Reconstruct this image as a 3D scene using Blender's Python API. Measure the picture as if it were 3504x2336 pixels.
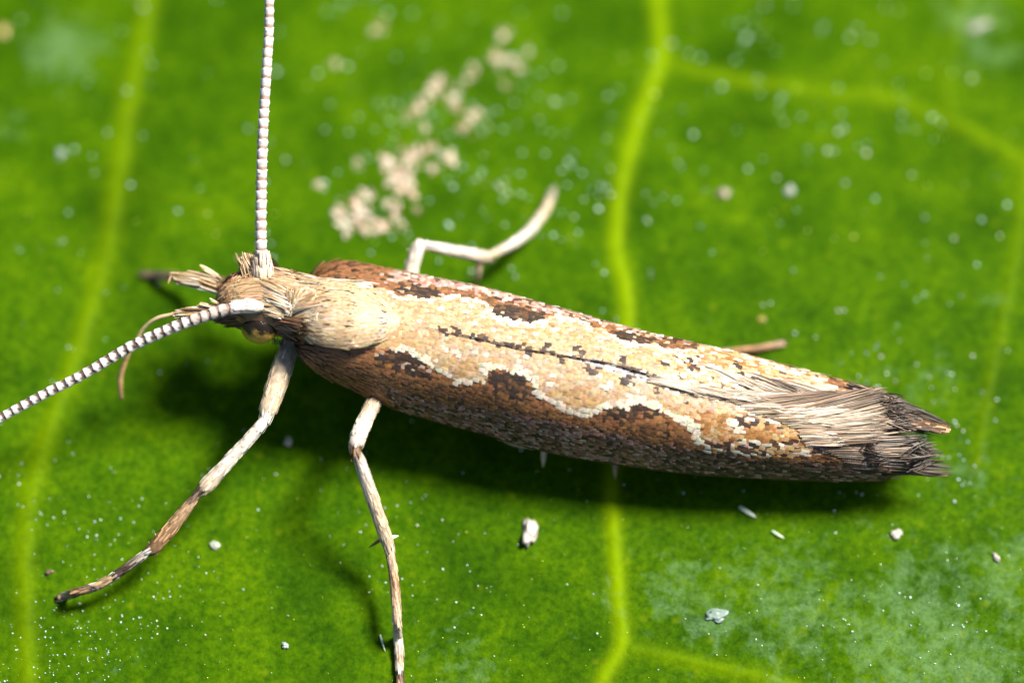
import bpy, math, random
import numpy as np
from mathutils import Vector, Matrix, noise as mnoise

R = math.radians
random.seed(7)
rng = np.random.default_rng(7)
scene = bpy.context.scene
for o in list(bpy.data.objects):
    bpy.data.objects.remove(o)

# ------------------------------------------------------------------ camera, sky, sun, exposure
# All lengths below are written in millimetres; one Blender unit is one centimetre.
MM = 0.1
scene.unit_settings.system = 'METRIC'
scene.unit_settings.scale_length = 0.01
THETA = R(25.0)           # tilt of the lens away from the leaf's normal
DIST = 80.0               # mm from the lens to the leaf under the picture's centre
FOCUS = 1.50              # mm in front of that point
TANH = 5.5 / 78.5         # half field of view
ST, CT = math.sin(THETA), math.cos(THETA)
CAM = np.array([0.0, -DIST * ST, DIST * CT])
FWD = np.array([0.0, ST, -CT])
UP = np.array([0.0, CT, ST])

cd = bpy.data.cameras.new('camera')
cam = bpy.data.objects.new('camera', cd)
scene.collection.objects.link(cam)
cam.location = Vector(CAM * MM)
cam.rotation_euler = (THETA, 0, 0)
cd.sensor_width = 36.0
cd.lens = 18.0 / TANH
cd.clip_start = 0.1
cd.clip_end = 1000.0
cd.dof.use_dof = True
cd.dof.focus_distance = (DIST - FOCUS) * MM
cd.dof.aperture_fstop = 0.55
scene.camera = cam

SUN_EL, SUN_AZ = R(55.0), R(30.0)          # azimuth counted from +X towards +Y
sdir = Vector((math.cos(SUN_EL) * math.cos(SUN_AZ), math.cos(SUN_EL) * math.sin(SUN_AZ), math.sin(SUN_EL)))
world = bpy.data.worlds.new('World')
scene.world = world
world.use_nodes = True
wn = world.node_tree
wn.nodes.clear()
sky = wn.nodes.new('ShaderNodeTexSky')
sky.sky_type = 'NISHITA'
sky.sun_disc = False
sky.sun_elevation = SUN_EL
sky.sun_rotation = R(90.0) - SUN_AZ
bg = wn.nodes.new('ShaderNodeBackground')
bg.inputs['Strength'].default_value = 0.05
wo = wn.nodes.new('ShaderNodeOutputWorld')
wn.links.new(sky.outputs[0], bg.inputs['Color'])
wn.links.new(bg.outputs[0], wo.inputs['Surface'])
sl = bpy.data.lights.new('sun', 'SUN')
sl.energy = 5.0
sl.angle = R(16.0)
sl.color = (1.0, 0.93, 0.83)
sun = bpy.data.objects.new('sun', sl)
scene.collection.objects.link(sun)
sun.location = sdir * 20
sun.rotation_euler = sdir.to_track_quat('Z', 'Y').to_euler()
scene.view_settings.view_transform = 'Standard'
scene.view_settings.look = 'None'
scene.view_settings.gamma = 1.0
scene.view_settings.use_curve_mapping = False
scene.view_settings.exposure = 1.4

# ------------------------------------------------------------------ pixel helpers (photo is 3504 x 2336)
def ray(px, py):
    return FWD + np.array([1.0, 0, 0]) * ((px - 1752) / 1752 * TANH) + UP * ((1168 - py) / 1752 * TANH)

def U(px, py, z):                 # the point of this pixel's ray at height z above the leaf
    d = ray(px, py)
    return CAM + d * ((z - CAM[2]) / d[2])

def UF(px, py, f=FOCUS):          # the point of this pixel's ray f mm in front of the leaf's middle
    return CAM + ray(px, py) * (DIST - f)

def proj(P):
    P = np.asarray(P, float)
    d = P - CAM
    w = d @ FWD
    return np.stack([1752 + d[..., 0] / w / TANH * 1752, 1168 - (d @ UP) / w / TANH * 1752], -1)

K = 3504 / 2352.0
def D(x, y, z):
    return U(x * K, y * K, z)

def H(x, y):                      # height of the leaf blade
    return -0.0200 * (y + 0.3) ** 2 - 0.0008 * x * x + 0.035 * np.sin(x * 0.7 + 0.6) * np.cos(y * 0.55 + 0.3)

def UL(px, py, dz=0.0):
    z = 0.0
    for _ in range(6):
        p = U(px, py, z + dz)
        z = float(H(p[0], p[1]))
    return U(px, py, z + dz)

def interp(x, tab):
    tab = np.asarray(tab, float)
    return np.array([np.interp(x, tab[:, 0], tab[:, i]) for i in range(1, tab.shape[1])])

def smooth_path(pts, n):
    """Catmull-Rom through pts, n samples."""
    p = np.asarray(pts, float)
    p = np.vstack([2 * p[0] - p[1], p, 2 * p[-1] - p[-2]])
    m = len(p) - 3
    out = []
    for t in np.linspace(0, m - 1e-6, n):
        i = int(t); u = t - i
        a, b, c, d = p[i], p[i + 1], p[i + 2], p[i + 3]
        out.append(0.5 * (2 * b + (c - a) * u + (2 * a - 5 * b + 4 * c - d) * u * u + (3 * b - a - 3 * c + d) * u ** 3))
    return np.array(out)

def unit(v):
    v = np.asarray(v, float)
    return v / np.maximum(np.linalg.norm(v, axis=-1, keepdims=True), 1e-9)

# ------------------------------------------------------------------ object helpers
WORLD_AT = {}
COL = scene.collection

def put(o, parent, origin):
    COL.objects.link(o)
    WORLD_AT[o.name] = np.asarray(origin, float)
    if parent is not None:
        o.parent = parent
        o.location = Vector((WORLD_AT[o.name] - WORLD_AT[parent.name]) * MM)
    else:
        o.location = Vector(WORLD_AT[o.name] * MM)
    return o

def empty(name, at, parent=None):
    o = bpy.data.objects.new(name, None)
    o.empty_display_size = 0.02
    return put(o, parent, at)

def make_mesh(name, verts, faces, mat, cols=None, attrs=None, smooth=True):
    me = bpy.data.meshes.new(name)
    me.from_pydata((np.asarray(verts) * MM).tolist(), [], faces if isinstance(faces, list) else faces.tolist())
    if cols is not None:
        a = me.attributes.new('Col', 'FLOAT_COLOR', 'POINT')
        c = np.ones((len(verts), 4), np.float32)
        c[:, :3] = cols
        a.data.foreach_set('color', c.ravel())
    for k, v in (attrs or {}).items():
        a = me.attributes.new(k, 'FLOAT', 'POINT')
        a.data.foreach_set('value', np.asarray(v, np.float32).ravel())
    if smooth:
        me.polygons.foreach_set('use_smooth', [True] * len(me.polygons))
    me.materials.append(mat)
    me.update()
    return me

def obj(name, verts, faces, mat, parent=None, cols=None, attrs=None, kind=None, smooth=True, origin=None):
    verts = np.asarray(verts, float)
    if origin is None:
        origin = verts.mean(0)
    me = make_mesh(name, verts - origin, faces, mat, cols, attrs, smooth)
    o = put(bpy.data.objects.new(name, me), parent, origin)
    if kind:
        o['kind'] = kind
    return o

def tag(o, label, cat, group=None):
    o['label'] = label
    o['category'] = cat
    if group:
        o['group'] = group
    return o

SCALE_T = np.array([0, .35, .72, .95, 1.0]); SCALE_W = np.array([.62, .92, 1.0, .96, .72])
HAIR_T = np.array([0, .25, .55, .82, 1.0]); HAIR_W = np.array([.75, 1.0, .9, .6, .12])
BLADE_T = np.array([0, .3, .65, .9, 1.0]); BLADE_W = np.array([.45, .85, 1.0, .8, .25])

def blades(P0, P1, P2, W, C0, C1, N, T=HAIR_T, PW=HAIR_W, camber=0.25):
    """Vectorised thin cambered blades (scales, hairs): quadratic curve P0-P1-P2, width W, up-side N."""
    P0, P1, P2, C0, C1, N = [np.asarray(a, float).reshape(-1, 3) for a in (P0, P1, P2, C0, C1, N)]
    W = np.asarray(W, float).reshape(-1)
    n, r = len(P0), len(T)
    t = T[None, :, None]
    P = P0[:, None] * (1 - t) ** 2 + 2 * P1[:, None] * t * (1 - t) + P2[:, None] * t * t
    tan = 2 * (P1 - P0)[:, None] * (1 - t) + 2 * (P2 - P1)[:, None] * t
    side = unit(np.cross(tan, N[:, None]))
    nor = unit(np.cross(side, tan))
    w = (W[:, None] * PW[None])[..., None] * 0.5
    V = np.stack([P - side * w, P + nor * w * camber * 2, P + side * w], 2).reshape(-1, 3)
    C = (C0[:, None] * (1 - t) + C1[:, None] * t)
    C = np.repeat(C[:, :, None], 3, 2).reshape(-1, 3)
    base = (np.arange(n) * r * 3)[:, None, None]
    rr = (np.arange(r - 1) * 3)[None, :, None]
    cc = np.arange(2)[None, None, :]
    a = (base + rr + cc).reshape(-1)
    F = np.stack([a, a + 1, a + 4, a + 3], 1)
    return V, F, np.clip(C, 0, 1)

class Pile:
    """Collects blades and lofts into one mesh."""
    def __init__(s): s.v, s.f, s.c, s.n = [], [], [], 0
    def add(s, V, F, C):
        s.v.append(V); s.c.append(C)
        s.f.extend((np.asarray(F) + s.n).tolist()); s.n += len(V)
    def obj(s, name, mat, parent, kind=None, smooth=True):
        return obj(name, np.vstack(s.v), s.f, mat, parent, np.vstack(s.c), kind=kind, smooth=smooth)

def frames(path):
    tan = unit(np.gradient(path, axis=0))
    up = np.array([0, 0, 1.0])
    side = np.cross(tan, up)
    bad = np.linalg.norm(side, axis=1) < 0.05
    side[bad] = np.cross(tan[bad], [0, 1.0, 0])
    side = unit(side)
    return tan, side, unit(np.cross(side, tan))

def loft(path, ra, rb, seg=14, caps=True):
    """Closed tube; ra = half width sideways, rb = half height."""
    path = np.asarray(path, float)
    ra = np.broadcast_to(ra, len(path)); rb = np.broadcast_to(rb, len(path))
    tan, side, nor = frames(path)
    a = np.linspace(0, 2 * math.pi, seg, endpoint=False)
    V = path[:, None] + side[:, None] * (np.cos(a)[None, :, None] * ra[:, None, None]) \
        + nor[:, None] * (np.sin(a)[None, :, None] * rb[:, None, None])
    V = V.reshape(-1, 3)
    F = []
    for i in range(len(path) - 1):
        for j in range(seg):
            k = (j + 1) % seg
            F.append([i * seg + j, i * seg + k, (i + 1) * seg + k, (i + 1) * seg + j])
    if caps:
        V = np.vstack([V, path[0], path[-1]])
        e = len(V) - 2
        for j in range(seg):
            k = (j + 1) % seg
            F.append([e, k, j])
            F.append([e + 1, (len(path) - 1) * seg + j, (len(path) - 1) * seg + k])
    return V, F

def blob(center, r, squash=(1, 1, 1), rough=0.3, seed=0, sub=1, normal_up=True):
    """Irregular little lump."""
    t = (1 + 5 ** .5) / 2
    v = [(-1, t, 0), (1, t, 0), (-1, -t, 0), (1, -t, 0), (0, -1, t), (0, 1, t), (0, -1, -t), (0, 1, -t), (t, 0, -1), (t, 0, 1), (-t, 0, -1), (-t, 0, 1)]
    f = [(0, 11, 5), (0, 5, 1), (0, 1, 7), (0, 7, 10), (0, 10, 11), (1, 5, 9), (5, 11, 4), (11, 10, 2), (10, 7, 6), (7, 1, 8),
         (3, 9, 4), (3, 4, 2), (3, 2, 6), (3, 6, 8), (3, 8, 9), (4, 9, 5), (2, 4, 11), (6, 2, 10), (8, 6, 7), (9, 8, 1)]
    v = [np.array(p) / np.linalg.norm(p) for p in v]
    for _ in range(sub):
        mid = {}; nf = []
        def m(a, b):
            k = (min(a, b), max(a, b))
            if k not in mid:
                q = v[a] + v[b]; v.append(q / np.linalg.norm(q)); mid[k] = len(v) - 1
            return mid[k]
        for a, b, c in f:
            ab, bc, ca = m(a, b), m(b, c), m(c, a)
            nf += [(a, ab, ca), (b, bc, ab), (c, ca, bc), (ab, bc, ca)]
        f = nf
    v = np.array(v)
    off = np.array([seed * 3.17, seed * 1.31, seed * 7.7])
    k = np.array([1 + rough * mnoise.noise(Vector(p * 1.6 + off)) * 1.6 for p in v])
    return np.asarray(center) + v * k[:, None] * r * np.asarray(squash), [list(q) for q in f]

# ------------------------------------------------------------------ materials
def nt(name):
    m = bpy.data.materials.new(name)
    m.use_nodes = True
    n = m.node_tree
    n.nodes.clear()
    out = n.nodes.new('ShaderNodeOutputMaterial')
    b = n.nodes.new('ShaderNodeBsdfPrincipled')
    n.links.new(b.outputs[0], out.inputs['Surface'])
    return m, n, b

def node(n, t, **kw):
    x = n.nodes.new(t)
    for k, v in kw.items():
        if k in x.inputs: x.inputs[k].default_value = v
        else: setattr(x, k, v)
    return x

def ramp(n, src, stops):
    r = n.nodes.new('ShaderNodeValToRGB')
    e = r.color_ramp.elements
    while len(e) < len(stops): e.new(0.5)
    for q, (p, c) in zip(e, stops):
        q.position = p; q.color = (*c, 1) if len(c) == 3 else c
    n.links.new(src, r.inputs[0])
    return r.outputs[0]

def mix(n, fac, a, b, mode='MIX'):
    m = n.nodes.new('ShaderNodeMix'); m.data_type = 'RGBA'; m.blend_type = mode
    for s, v in ((m.inputs['Factor'], fac), (m.inputs['A'], a), (m.inputs['B'], b)):
        if hasattr(v, 'links'): n.links.new(v, s)
        elif isinstance(v, (int, float)): s.default_value = v
        else: s.default_value = (*v, 1)
    return m.outputs['Result']

def math_n(n, op, a, b=0.0):
    m = n.nodes.new('ShaderNodeMath'); m.operation = op; m.use_clamp = False
    for s, v in ((m.inputs[0], a), (m.inputs[1], b)):
        if hasattr(v, 'links'): n.links.new(v, s)
        else: s.default_value = v
    return m.outputs[0]

def col_material(name, rough=0.55, spec=0.3, nscale=180.0, namt=0.35, stretch=None, sheen=0.0, coat=0.0, bump=0.0):
    """Colour from the piece's own pigment attribute, broken up with fine noise."""
    m, n, b = nt(name)
    at = node(n, 'ShaderNodeAttribute', attribute_name='Col')
    geo = node(n, 'ShaderNodeNewGeometry')
    mp = node(n, 'ShaderNodeMapping')
    n.links.new(geo.outputs['Position'], mp.inputs['Vector'])
    if stretch:
        mp.inputs['Scale'].default_value = stretch
        mp.inputs['Rotation'].default_value = (0, 0, R(12))
    ns = node(n, 'ShaderNodeTexNoise', Scale=nscale, Detail=3.0)
    n.links.new(mp.outputs[0], ns.inputs['Vector'])
    v = ramp(n, ns.outputs[0], [(0.3, (1 - namt,) * 3), (0.7, (1 + namt * .5,) * 3)])
    c = mix(n, 1.0, at.outputs['Color'], v, 'MULTIPLY')
    n.links.new(c, b.inputs['Base Color'])
    b.inputs['Roughness'].default_value = rough
    b.inputs['Specular IOR Level'].default_value = spec
    b.inputs['Coat Weight'].default_value = coat
    b.inputs['Coat Roughness'].default_value = 0.2
    b.inputs['Sheen Weight'].default_value = sheen
    if bump:
        bp = node(n, 'ShaderNodeBump', Strength=bump, Distance=0.002)
        n.links.new(ns.outputs[0], bp.inputs['Height'])
        n.links.new(bp.outputs[0], b.inputs['Normal'])
    return m

M_SCALE = col_material('moth_scale', 0.5, 0.35, 260, 0.3)
M_SKIN = col_material('moth_skin', 0.6, 0.3, 120, 0.4, bump=0.5)
M_HAIR = col_material('moth_hair', 0.42, 0.4, 160, 0.3, stretch=(0.3, 1.5, 1.5))
M_GRAIN = col_material('dust_grain', 0.4, 0.5, 300, 0.2)
M_FLAKE = col_material('dried_flake', 0.8, 0.2, 140, 0.4, bump=0.6)

def leaf_material():
    m, n, b = nt('leaf_blade')
    geo = node(n, 'ShaderNodeNewGeometry')
    pos = geo.outputs['Position']
    def nz(scale, detail=3.0, rough=0.55, dist=0.0, off=0.0):
        mp = node(n, 'ShaderNodeMapping'); mp.inputs['Location'].default_value = (off, off * 1.7, 0)
        n.links.new(pos, mp.inputs['Vector'])
        x = node(n, 'ShaderNodeTexNoise', Scale=scale, Detail=detail, Roughness=rough, Distortion=dist)
        n.links.new(mp.outputs[0], x.inputs['Vector'])
        return x.outputs[0]
    big = nz(9.0, 3.0, 0.6)
    midn = nz(34.0, 3.0, 0.6, 0.3, 3.1)
    fine = nz(130.0, 3.0, 0.65, 0.0, 5.3)
    cells = node(n, 'ShaderNodeTexVoronoi', Scale=330.0)
    n.links.new(pos, cells.inputs['Vector'])
    g1 = ramp(n, big, [(0.30, (0.015, 0.048, 0.0001)), (0.50, (0.028, 0.074, 0.0001)), (0.72, (0.046, 0.101, 0.0001))])
    g2 = ramp(n, midn, [(0.30, (0.74, 0.82, 0.8)), (0.5, (1, 1, 1)), (0.72, (1.28, 1.15, 1.0))])
    g3 = ramp(n, fine, [(0.32, (0.58, 0.68, 0.8)), (0.5, (1, 1, 1)), (0.70, (1.5, 1.28, 1.1))])
    c = mix(n, 1.0, g1, g2, 'MULTIPLY')
    c = mix(n, 1.0, c, g3, 'MULTIPLY')
    # palisade cells: faint honeycomb that only shows where the blade is sharp
    g4 = ramp(n, cells.outputs['Distance'], [(0.0, (1.12, 1.08, 1.0)), (0.6, (0.86, 0.9, 0.9))])
    c = mix(n, 1.0, c, g4, 'MULTIPLY')
    va = node(n, 'ShaderNodeAttribute', attribute_name='vein')
    vmod = math_n(n, 'MULTIPLY', va.outputs['Fac'], ramp(n, midn, [(0.3, (0.75,) * 3), (0.7, (1.1,) * 3)]))
    c = mix(n, vmod, c, (0.128, 0.205, 0.0001))
    # grey-green waxy bloom in ragged films
    ba = node(n, 'ShaderNodeAttribute', attribute_name='bloom')
    bn = nz(44.0, 6.0, 0.70, 0.4, 9.0)
    bsum = math_n(n, 'ADD', bn, math_n(n, 'MULTIPLY', ba.outputs['Fac'], 0.34))
    bf = ramp(n, bsum, [(0.66, (0, 0, 0)), (0.86, (1, 1, 1))])
    bfine = ramp(n, nz(260.0, 3.0, 0.7, 0, 1.0), [(0.35, (0.35,) * 3), (0.65, (1.0,) * 3)])
    bfac = math_n(n, 'MULTIPLY', math_n(n, 'MULTIPLY', bf, bfine), 0.52)
    c = mix(n, bfac, c, (0.105, 0.195, 0.085))
    # little yellow oil spots
    ys = node(n, 'ShaderNodeTexVoronoi', Scale=26.0)
    n.links.new(pos, ys.inputs['Vector'])
    yf = ramp(n, ys.outputs['Distance'], [(0.03, (0.22,) * 3), (0.15, (0, 0, 0))])
    c = mix(n, yf, c, (0.17, 0.21, 0.003))
    n.links.new(c, b.inputs['Base Color'])
    ro = ramp(n, midn, [(0.3, (0.50,) * 3), (0.7, (0.66,) * 3)])
    n.links.new(ro, b.inputs['Roughness'])
    b.inputs['Specular IOR Level'].default_value = 0.015
    h = math_n(n, 'ADD', math_n(n, 'MULTIPLY', midn, 1.0), math_n(n, 'MULTIPLY', fine, 0.35))
    bp = node(n, 'ShaderNodeBump', Strength=0.3, Distance=0.005)
    n.links.new(h, bp.inputs['Height'])
    n.links.new(bp.outputs[0], b.inputs['Normal'])
    return m
M_LEAF = leaf_material()

def eye_material():
    m, n, b = nt('compound_eye')
    tc = node(n, 'ShaderNodeTexCoord')
    ns = node(n, 'ShaderNodeTexNoise', Scale=70.0, Detail=3.0)
    n.links.new(tc.outputs['Object'], ns.inputs['Vector'])
    sx = node(n, 'ShaderNodeSeparateXYZ')
    n.links.new(tc.outputs['Object'], sx.inputs[0])
    # dark cap on the crown of the eye, gold below
    hgt = math_n(n, 'ADD', math_n(n, 'MULTIPLY', math_n(n, 'ADD', sx.outputs['Y'], sx.outputs['Z']), 26.0), math_n(n, 'ADD', math_n(n, 'MULTIPLY', ns.outputs[0], 0.9), 0.10))
    c = ramp(n, hgt, [(0.10, (0.52, 0.34, 0.06)), (0.40, (0.30, 0.19, 0.04)), (0.58, (0.012, 0.008, 0.004))])
    n.links.new(c, b.inputs['Base Color'])
    b.inputs['Roughness'].default_value = 0.25
    b.inputs['Specular IOR Level'].default_value = 0.35
    vo = node(n, 'ShaderNodeTexVoronoi', Scale=520.0)
    n.links.new(tc.outputs['Object'], vo.inputs['Vector'])
    bp = node(n, 'ShaderNodeBump', Strength=0.4, Distance=0.001)
    n.links.new(vo.outputs['Distance'], bp.inputs['Height'])
    n.links.new(bp.outputs[0], b.inputs['Normal'])
    return m
M_EYE = eye_material()

# ------------------------------------------------------------------ the leaf
VEINS = [  # path in photo pixels, half width mm, strength
    ([(520, -300), (506, 0), (450, 300), (400, 600), (365, 840), (270, 1180), (165, 1460), (95, 1730), (85, 2000), (95, 2336), (120, 2700)], 0.125, 0.42),
    ([(2240, -320), (2250, 0), (2262, 200), (2190, 390), (2130, 620), (2108, 840), (2146, 1030), (2130, 1300), (2093, 1640), (2100, 1800), (2115, 2050), (2128, 2200), (2060, 2330), (1960, 2600)], 0.092, 0.85),
    ([(2128, 2215), (2250, 2235), (2420, 2275), (2680, 2340), (2950, 2450)], 0.085, 0.34),
    ([(2262, 200), (2400, 250), (2600, 285), (2830, 312), (3060, 345), (3260, 420), (3420, 500), (3600, 620)], 0.10, 0.36),
    ([(3500, 520), (3490, 760), (3440, 1050), (3380, 1330), (3340, 1600)], 0.085, 0.22),
    ([(3260, 420), (3230, 250), (3280, 60), (3330, -150)], 0.10, 0.12),
    ([(2870, 1990), (2780, 2110), (2690, 2220), (2600, 2400)], 0.05, 0.20),
    ([(400, 600), (520, 660), (700, 700), (860, 760)], 0.12, 0.08),
]
VP = []
for pts, w, s in VEINS:
    p3 = smooth_path([UL(*p) for p in pts], 90)
    VP.append((p3, w, s))

def vein_field(xy):
    out = np.zeros(len(xy))
    for p3, w, s in VP:
        d = np.full(len(xy), 1e9)
        a = p3[:-1, :2]; b = p3[1:, :2]
        for i in range(len(a)):
            ab = b[i] - a[i]
            t = np.clip(((xy - a[i]) @ ab) / (ab @ ab), 0, 1)
            d = np.minimum(d, np.hypot(*(xy - a[i] - t[:, None] * ab).T))
        out = np.maximum(out, s * np.exp(-(d / w) ** 2))
    return out

BLOOM = [(210, 170, .55, 1.0), (60, 420, .35, .5), (3330, 60, .5, .8), (3400, 190, .4, .7), (2700, 2080, .9, .8), (3150, 2180, 1.2, .95),
         (3450, 2000, .9, .8), (2330, 2000, .55, .8), (2450, 2120, .4, 1.0), (2050, 2080, .5, .4), (1560, 2280, .6, .6), (3000, 1420, .6, .5),
         (3230, 1300, .45, .6), (3330, 1650, .6, .5), (2950, 1300, .35, .5), (1500, 430, .9, .45), (1750, 330, .8, .35), (1250, 720, .5, .3),
         (2050, 560, .5, .35), (3400, 1000, .4, .4), (2800, 1880, .5, .5), (420, 2290, .6, .3), (1150, 560, .5, .2), (3330, 2300, .8, .9)]
BL3 = [(UL(x, y)[:2], r, a) for x, y, r, a in BLOOM]

def bloom_field(xy):
    o = np.zeros(len(xy))
    for c, r, a in BL3:
        o = np.maximum(o, a * np.exp(-((xy - c) ** 2).sum(1) / (r * r)))
    return o

def build_leaf():
    leaf = empty('leaf', (0, 0, float(H(0, 0))))
    tag(leaf, 'broad glossy green leaf with pale raised veins and specks of dust', 'leaf')
    xs = np.linspace(-7.6, 7.6, 230); ys = np.linspace(-6.4, 6.8, 200)
    X, Y = np.meshgrid(xs, ys)
    xy = np.stack([X.ravel(), Y.ravel()], 1)
    V = np.column_stack([xy, H(xy[:, 0], xy[:, 1])])
    nx, ny = len(xs), len(ys)
    i = np.arange(nx * ny).reshape(ny, nx)
    F = np.stack([i[:-1, :-1], i[:-1, 1:], i[1:, 1:], i[1:, :-1]], -1).reshape(-1, 4).tolist()
    # rings from the fine middle out to the ovate rim
    border = list(i[0, :-1]) + list(i[:-1, -1]) + list(i[-1, ::-1][:-1]) + list(i[::-1, 0][:-1])
    prev = border
    VV = [V]; n = len(V)
    rings = 12
    for k in range(1, rings + 1):
        t = k / rings
        ring = []
        for b in border:
            x, y = V[b, 0], V[b, 1]
            a = math.atan2(y, x)
            rx, ry = 26.0, 40.0
            rad = 1.0 / math.hypot(math.cos(a) / rx, math.sin(a) / ry)
            rad *= 1 + 0.12 * max(0, math.sin(a)) ** 12 + 0.012 * math.sin(a * 23)
            tx, ty = rad * math.cos(a), rad * math.sin(a)
            ring.append((x + (tx - x) * t ** 1.4, y + (ty - y) * t ** 1.4))
        ring = np.array(ring)
        VV.append(np.column_stack([ring, H(ring[:, 0], ring[:, 1])]))
        cur = list(range(n, n + len(ring))); n += len(ring)
        m = len(border)
        for j in range(m):
            q = (j + 1) % m
            F.append([prev[j], cur[j], cur[q], prev[q]])
        prev = cur
    V = np.vstack(VV)
    lam = obj('blade', V, F, M_LEAF, leaf, attrs={'vein': vein_field(V[:, :2]) * 0.97, 'bloom': bloom_field(V[:, :2])}, origin=np.zeros(3))
    so = lam.modifiers.new('thickness', 'SOLIDIFY'); so.thickness = 0.22 * MM; so.offset = -1
    # veins: low ridges let into the blade
    for p3, w, s in VP:
        tan = unit(np.gradient(p3, axis=0)); side = np.stack([tan[:, 1], -tan[:, 0]], 1)
        side /= np.linalg.norm(side, axis=1)[:, None]
        q = np.linspace(-1.25, 1.25, 13)
        hw = np.minimum(1, np.minimum(np.arange(len(p3)) + 1, len(p3) - np.arange(len(p3))) / 8.0)
        xy = p3[:, None, :2] + side[:, None] * (q[None, :, None] * w * hw[:, None, None])
        z = H(xy[..., 0], xy[..., 1]) + (0.014 * (w / .1) * (np.exp(-(q * 1.5) ** 2) - 0.13))[None] * hw[:, None]
        vv = np.concatenate([xy, z[..., None]], -1).reshape(-1, 3)
        m = len(q)
        ff = [[a * m + b, a * m + b + 1, (a + 1) * m + b + 1, (a + 1) * m + b] for a in range(len(p3) - 1) for b in range(m - 1)]
        obj('vein', vv, ff, M_LEAF, leaf, attrs={'vein': vein_field(vv[:, :2]), 'bloom': bloom_field(vv[:, :2])})
    return leaf
leaf = build_leaf()

# ------------------------------------------------------------------ the moth
moth = empty('moth', D(1150, 800, 0.0))
tag(moth, 'small brown and cream moth with folded wings standing on the leaf', 'moth')

C = {k: np.array(v) for k, v in dict(
    white=(.54, .48, .37), cream=(.42, .305, .180), tan=(.33, .210, .105), gold=(.34, .185, .060), orange=(.29, .135, .034),
    grey=(.33, .27, .215), silver=(.34, .31, .30), rust=(.175, .077, .025), base=(.205, .090, .037), dark=(.034, .021, .014),
    umber=(.075, .038, .016), mauve=(.25, .125, .095), pink=(.36, .235, .185), black=(.012, .009, .008), straw=(.34, .22, .105)).items()}

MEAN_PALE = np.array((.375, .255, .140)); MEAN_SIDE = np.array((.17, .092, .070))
def jit(c, a=0.18, n=None):
    c = np.asarray(c, float)
    if n is None:
        return np.clip(c * (1 + a * rng.normal()) * (1 + 0.05 * rng.normal(size=3)), 0.004, .8)
    return np.clip(c * (1 + a * rng.normal(size=(n, 1))) * (1 + 0.05 * rng.normal(size=(n, 3))), 0.004, .8)

# ---- wing surfaces, measured along the picture's x (in 2352-wide display pixels)
SUT = [(676, 786, 1.30), (700, 772, 1.42), (760, 752, 1.50), (850, 742, 1.55), (915, 738, 1.56), (1000, 755, 1.56), (1100, 775, 1.55), (1200, 799, 1.53),
       (1300, 815, 1.50), (1400, 832, 1.45), (1520, 866, 1.37), (1600, 890, 1.31), (1700, 915, 1.22), (1800, 938, 1.12), (1900, 955, 1.04), (2000, 968, .97), (2100, 982, .90), (2190, 992, .84)]
LOW = [(a, b, c + .17) for a, b, c in [(676, 792, 1.22), (690, 822, 1.08), (720, 848, .98), (750, 867, .90), (800, 890, .80), (850, 914, .72), (900, 936, .66), (1000, 966, .58), (1100, 991, .53),
       (1200, 1021, .50), (1300, 1045, .47), (1400, 1061, .44), (1500, 1076, .41), (1600, 1087, .38), (1700, 1094, .36), (1800, 1099, .33), (1900, 1102, .31), (2000, 1102, .29), (2100, 1099, .28), (2190, 1088, .28)]]
TOP = [(712, 642, 1.22), (730, 620, 1.25), (760, 607, 1.28), (800, 605, 1.30), (850, 611, 1.31), (930, 626, 1.31), (1000, 640, 1.31), (1100, 659, 1.30), (1200, 685, 1.28),
       (1300, 713, 1.26), (1400, 742, 1.22), (1500, 768, 1.18), (1600, 790, 1.13), (1700, 813, 1.06), (1800, 841, .98), (1900, 868, .91), (2000, 894, .84), (2060, 916, .80), (2110, 948, .78), (2190, 984, .76)]

def near_wing(s, q):
    y0, z0 = interp(s, SUT); y1, z1 = interp(s, LOW)
    return D(s, y0 + (y1 - y0) * q, z0 + (z1 - z0) * (0.16 * q + 0.84 * q ** 2.5))

def far_wing(s, q):
    s = max(s, 712)
    if s < 915:      # under the collar the far wing starts beside the thorax, not on the mid line
        y0 = np.interp(s, [712, 740, 800, 860, 915], [650, 668, 690, 715, 738]); z0 = np.interp(s, [712, 800, 915], [1.3, 1.5, 1.56])
    else:
        y0, z0 = interp(s, SUT)
    y1, z1 = interp(s, TOP)
    if q < 0.72:
        u = q / 0.72
        return D(s, y0 + (y1 - y0) * u, z0 + (z1 - z0) * (0.25 * u + 0.75 * u ** 2.2))
    u = (q - 0.72) / 0.28
    p = D(s, y1, z1)
    zl = interp(s, LOW)[1]
    return p + np.array([0, 0.16 * u - 0.06 * u * u, -(z1 - zl) * (0.35 * u + 0.65 * u * u)])

def inpoly(x, y, poly):
    c = False
    j = len(poly) - 1
    for i in range(len(poly)):
        xi, yi = poly[i]; xj, yj = poly[j]
        if (yi > y) != (yj > y) and x < (xj - xi) * (y - yi) / (yj - yi) + xi:
            c = not c
        j = i
    return c

def dline(x, y, pts):
    best = 1e9
    for (x0, y0), (x1, y1) in zip(pts[:-1], pts[1:]):
        dx, dy = x1 - x0, y1 - y0
        t = max(0, min(1, ((x - x0) * dx + (y - y0) * dy) / (dx * dx + dy * dy + 1e-9)))
        best = min(best, math.hypot(x - x0 - t * dx, y - y0 - t * dy))
    return best

def Z(ox, oy, pts, k=2.94):
    return [(ox + x / k, oy + y / k) for x, y in pts]
Z2 = lambda p: Z(1000, 850, p); Z3 = lambda p: Z(1700, 1000, p); Z4 = lambda p: Z(2450, 1150, p)
Z5 = lambda p: Z(1200, 1200, p); Z6 = lambda p: Z(1900, 1250, p); Z1 = lambda p: Z(450, 800, p)

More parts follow.
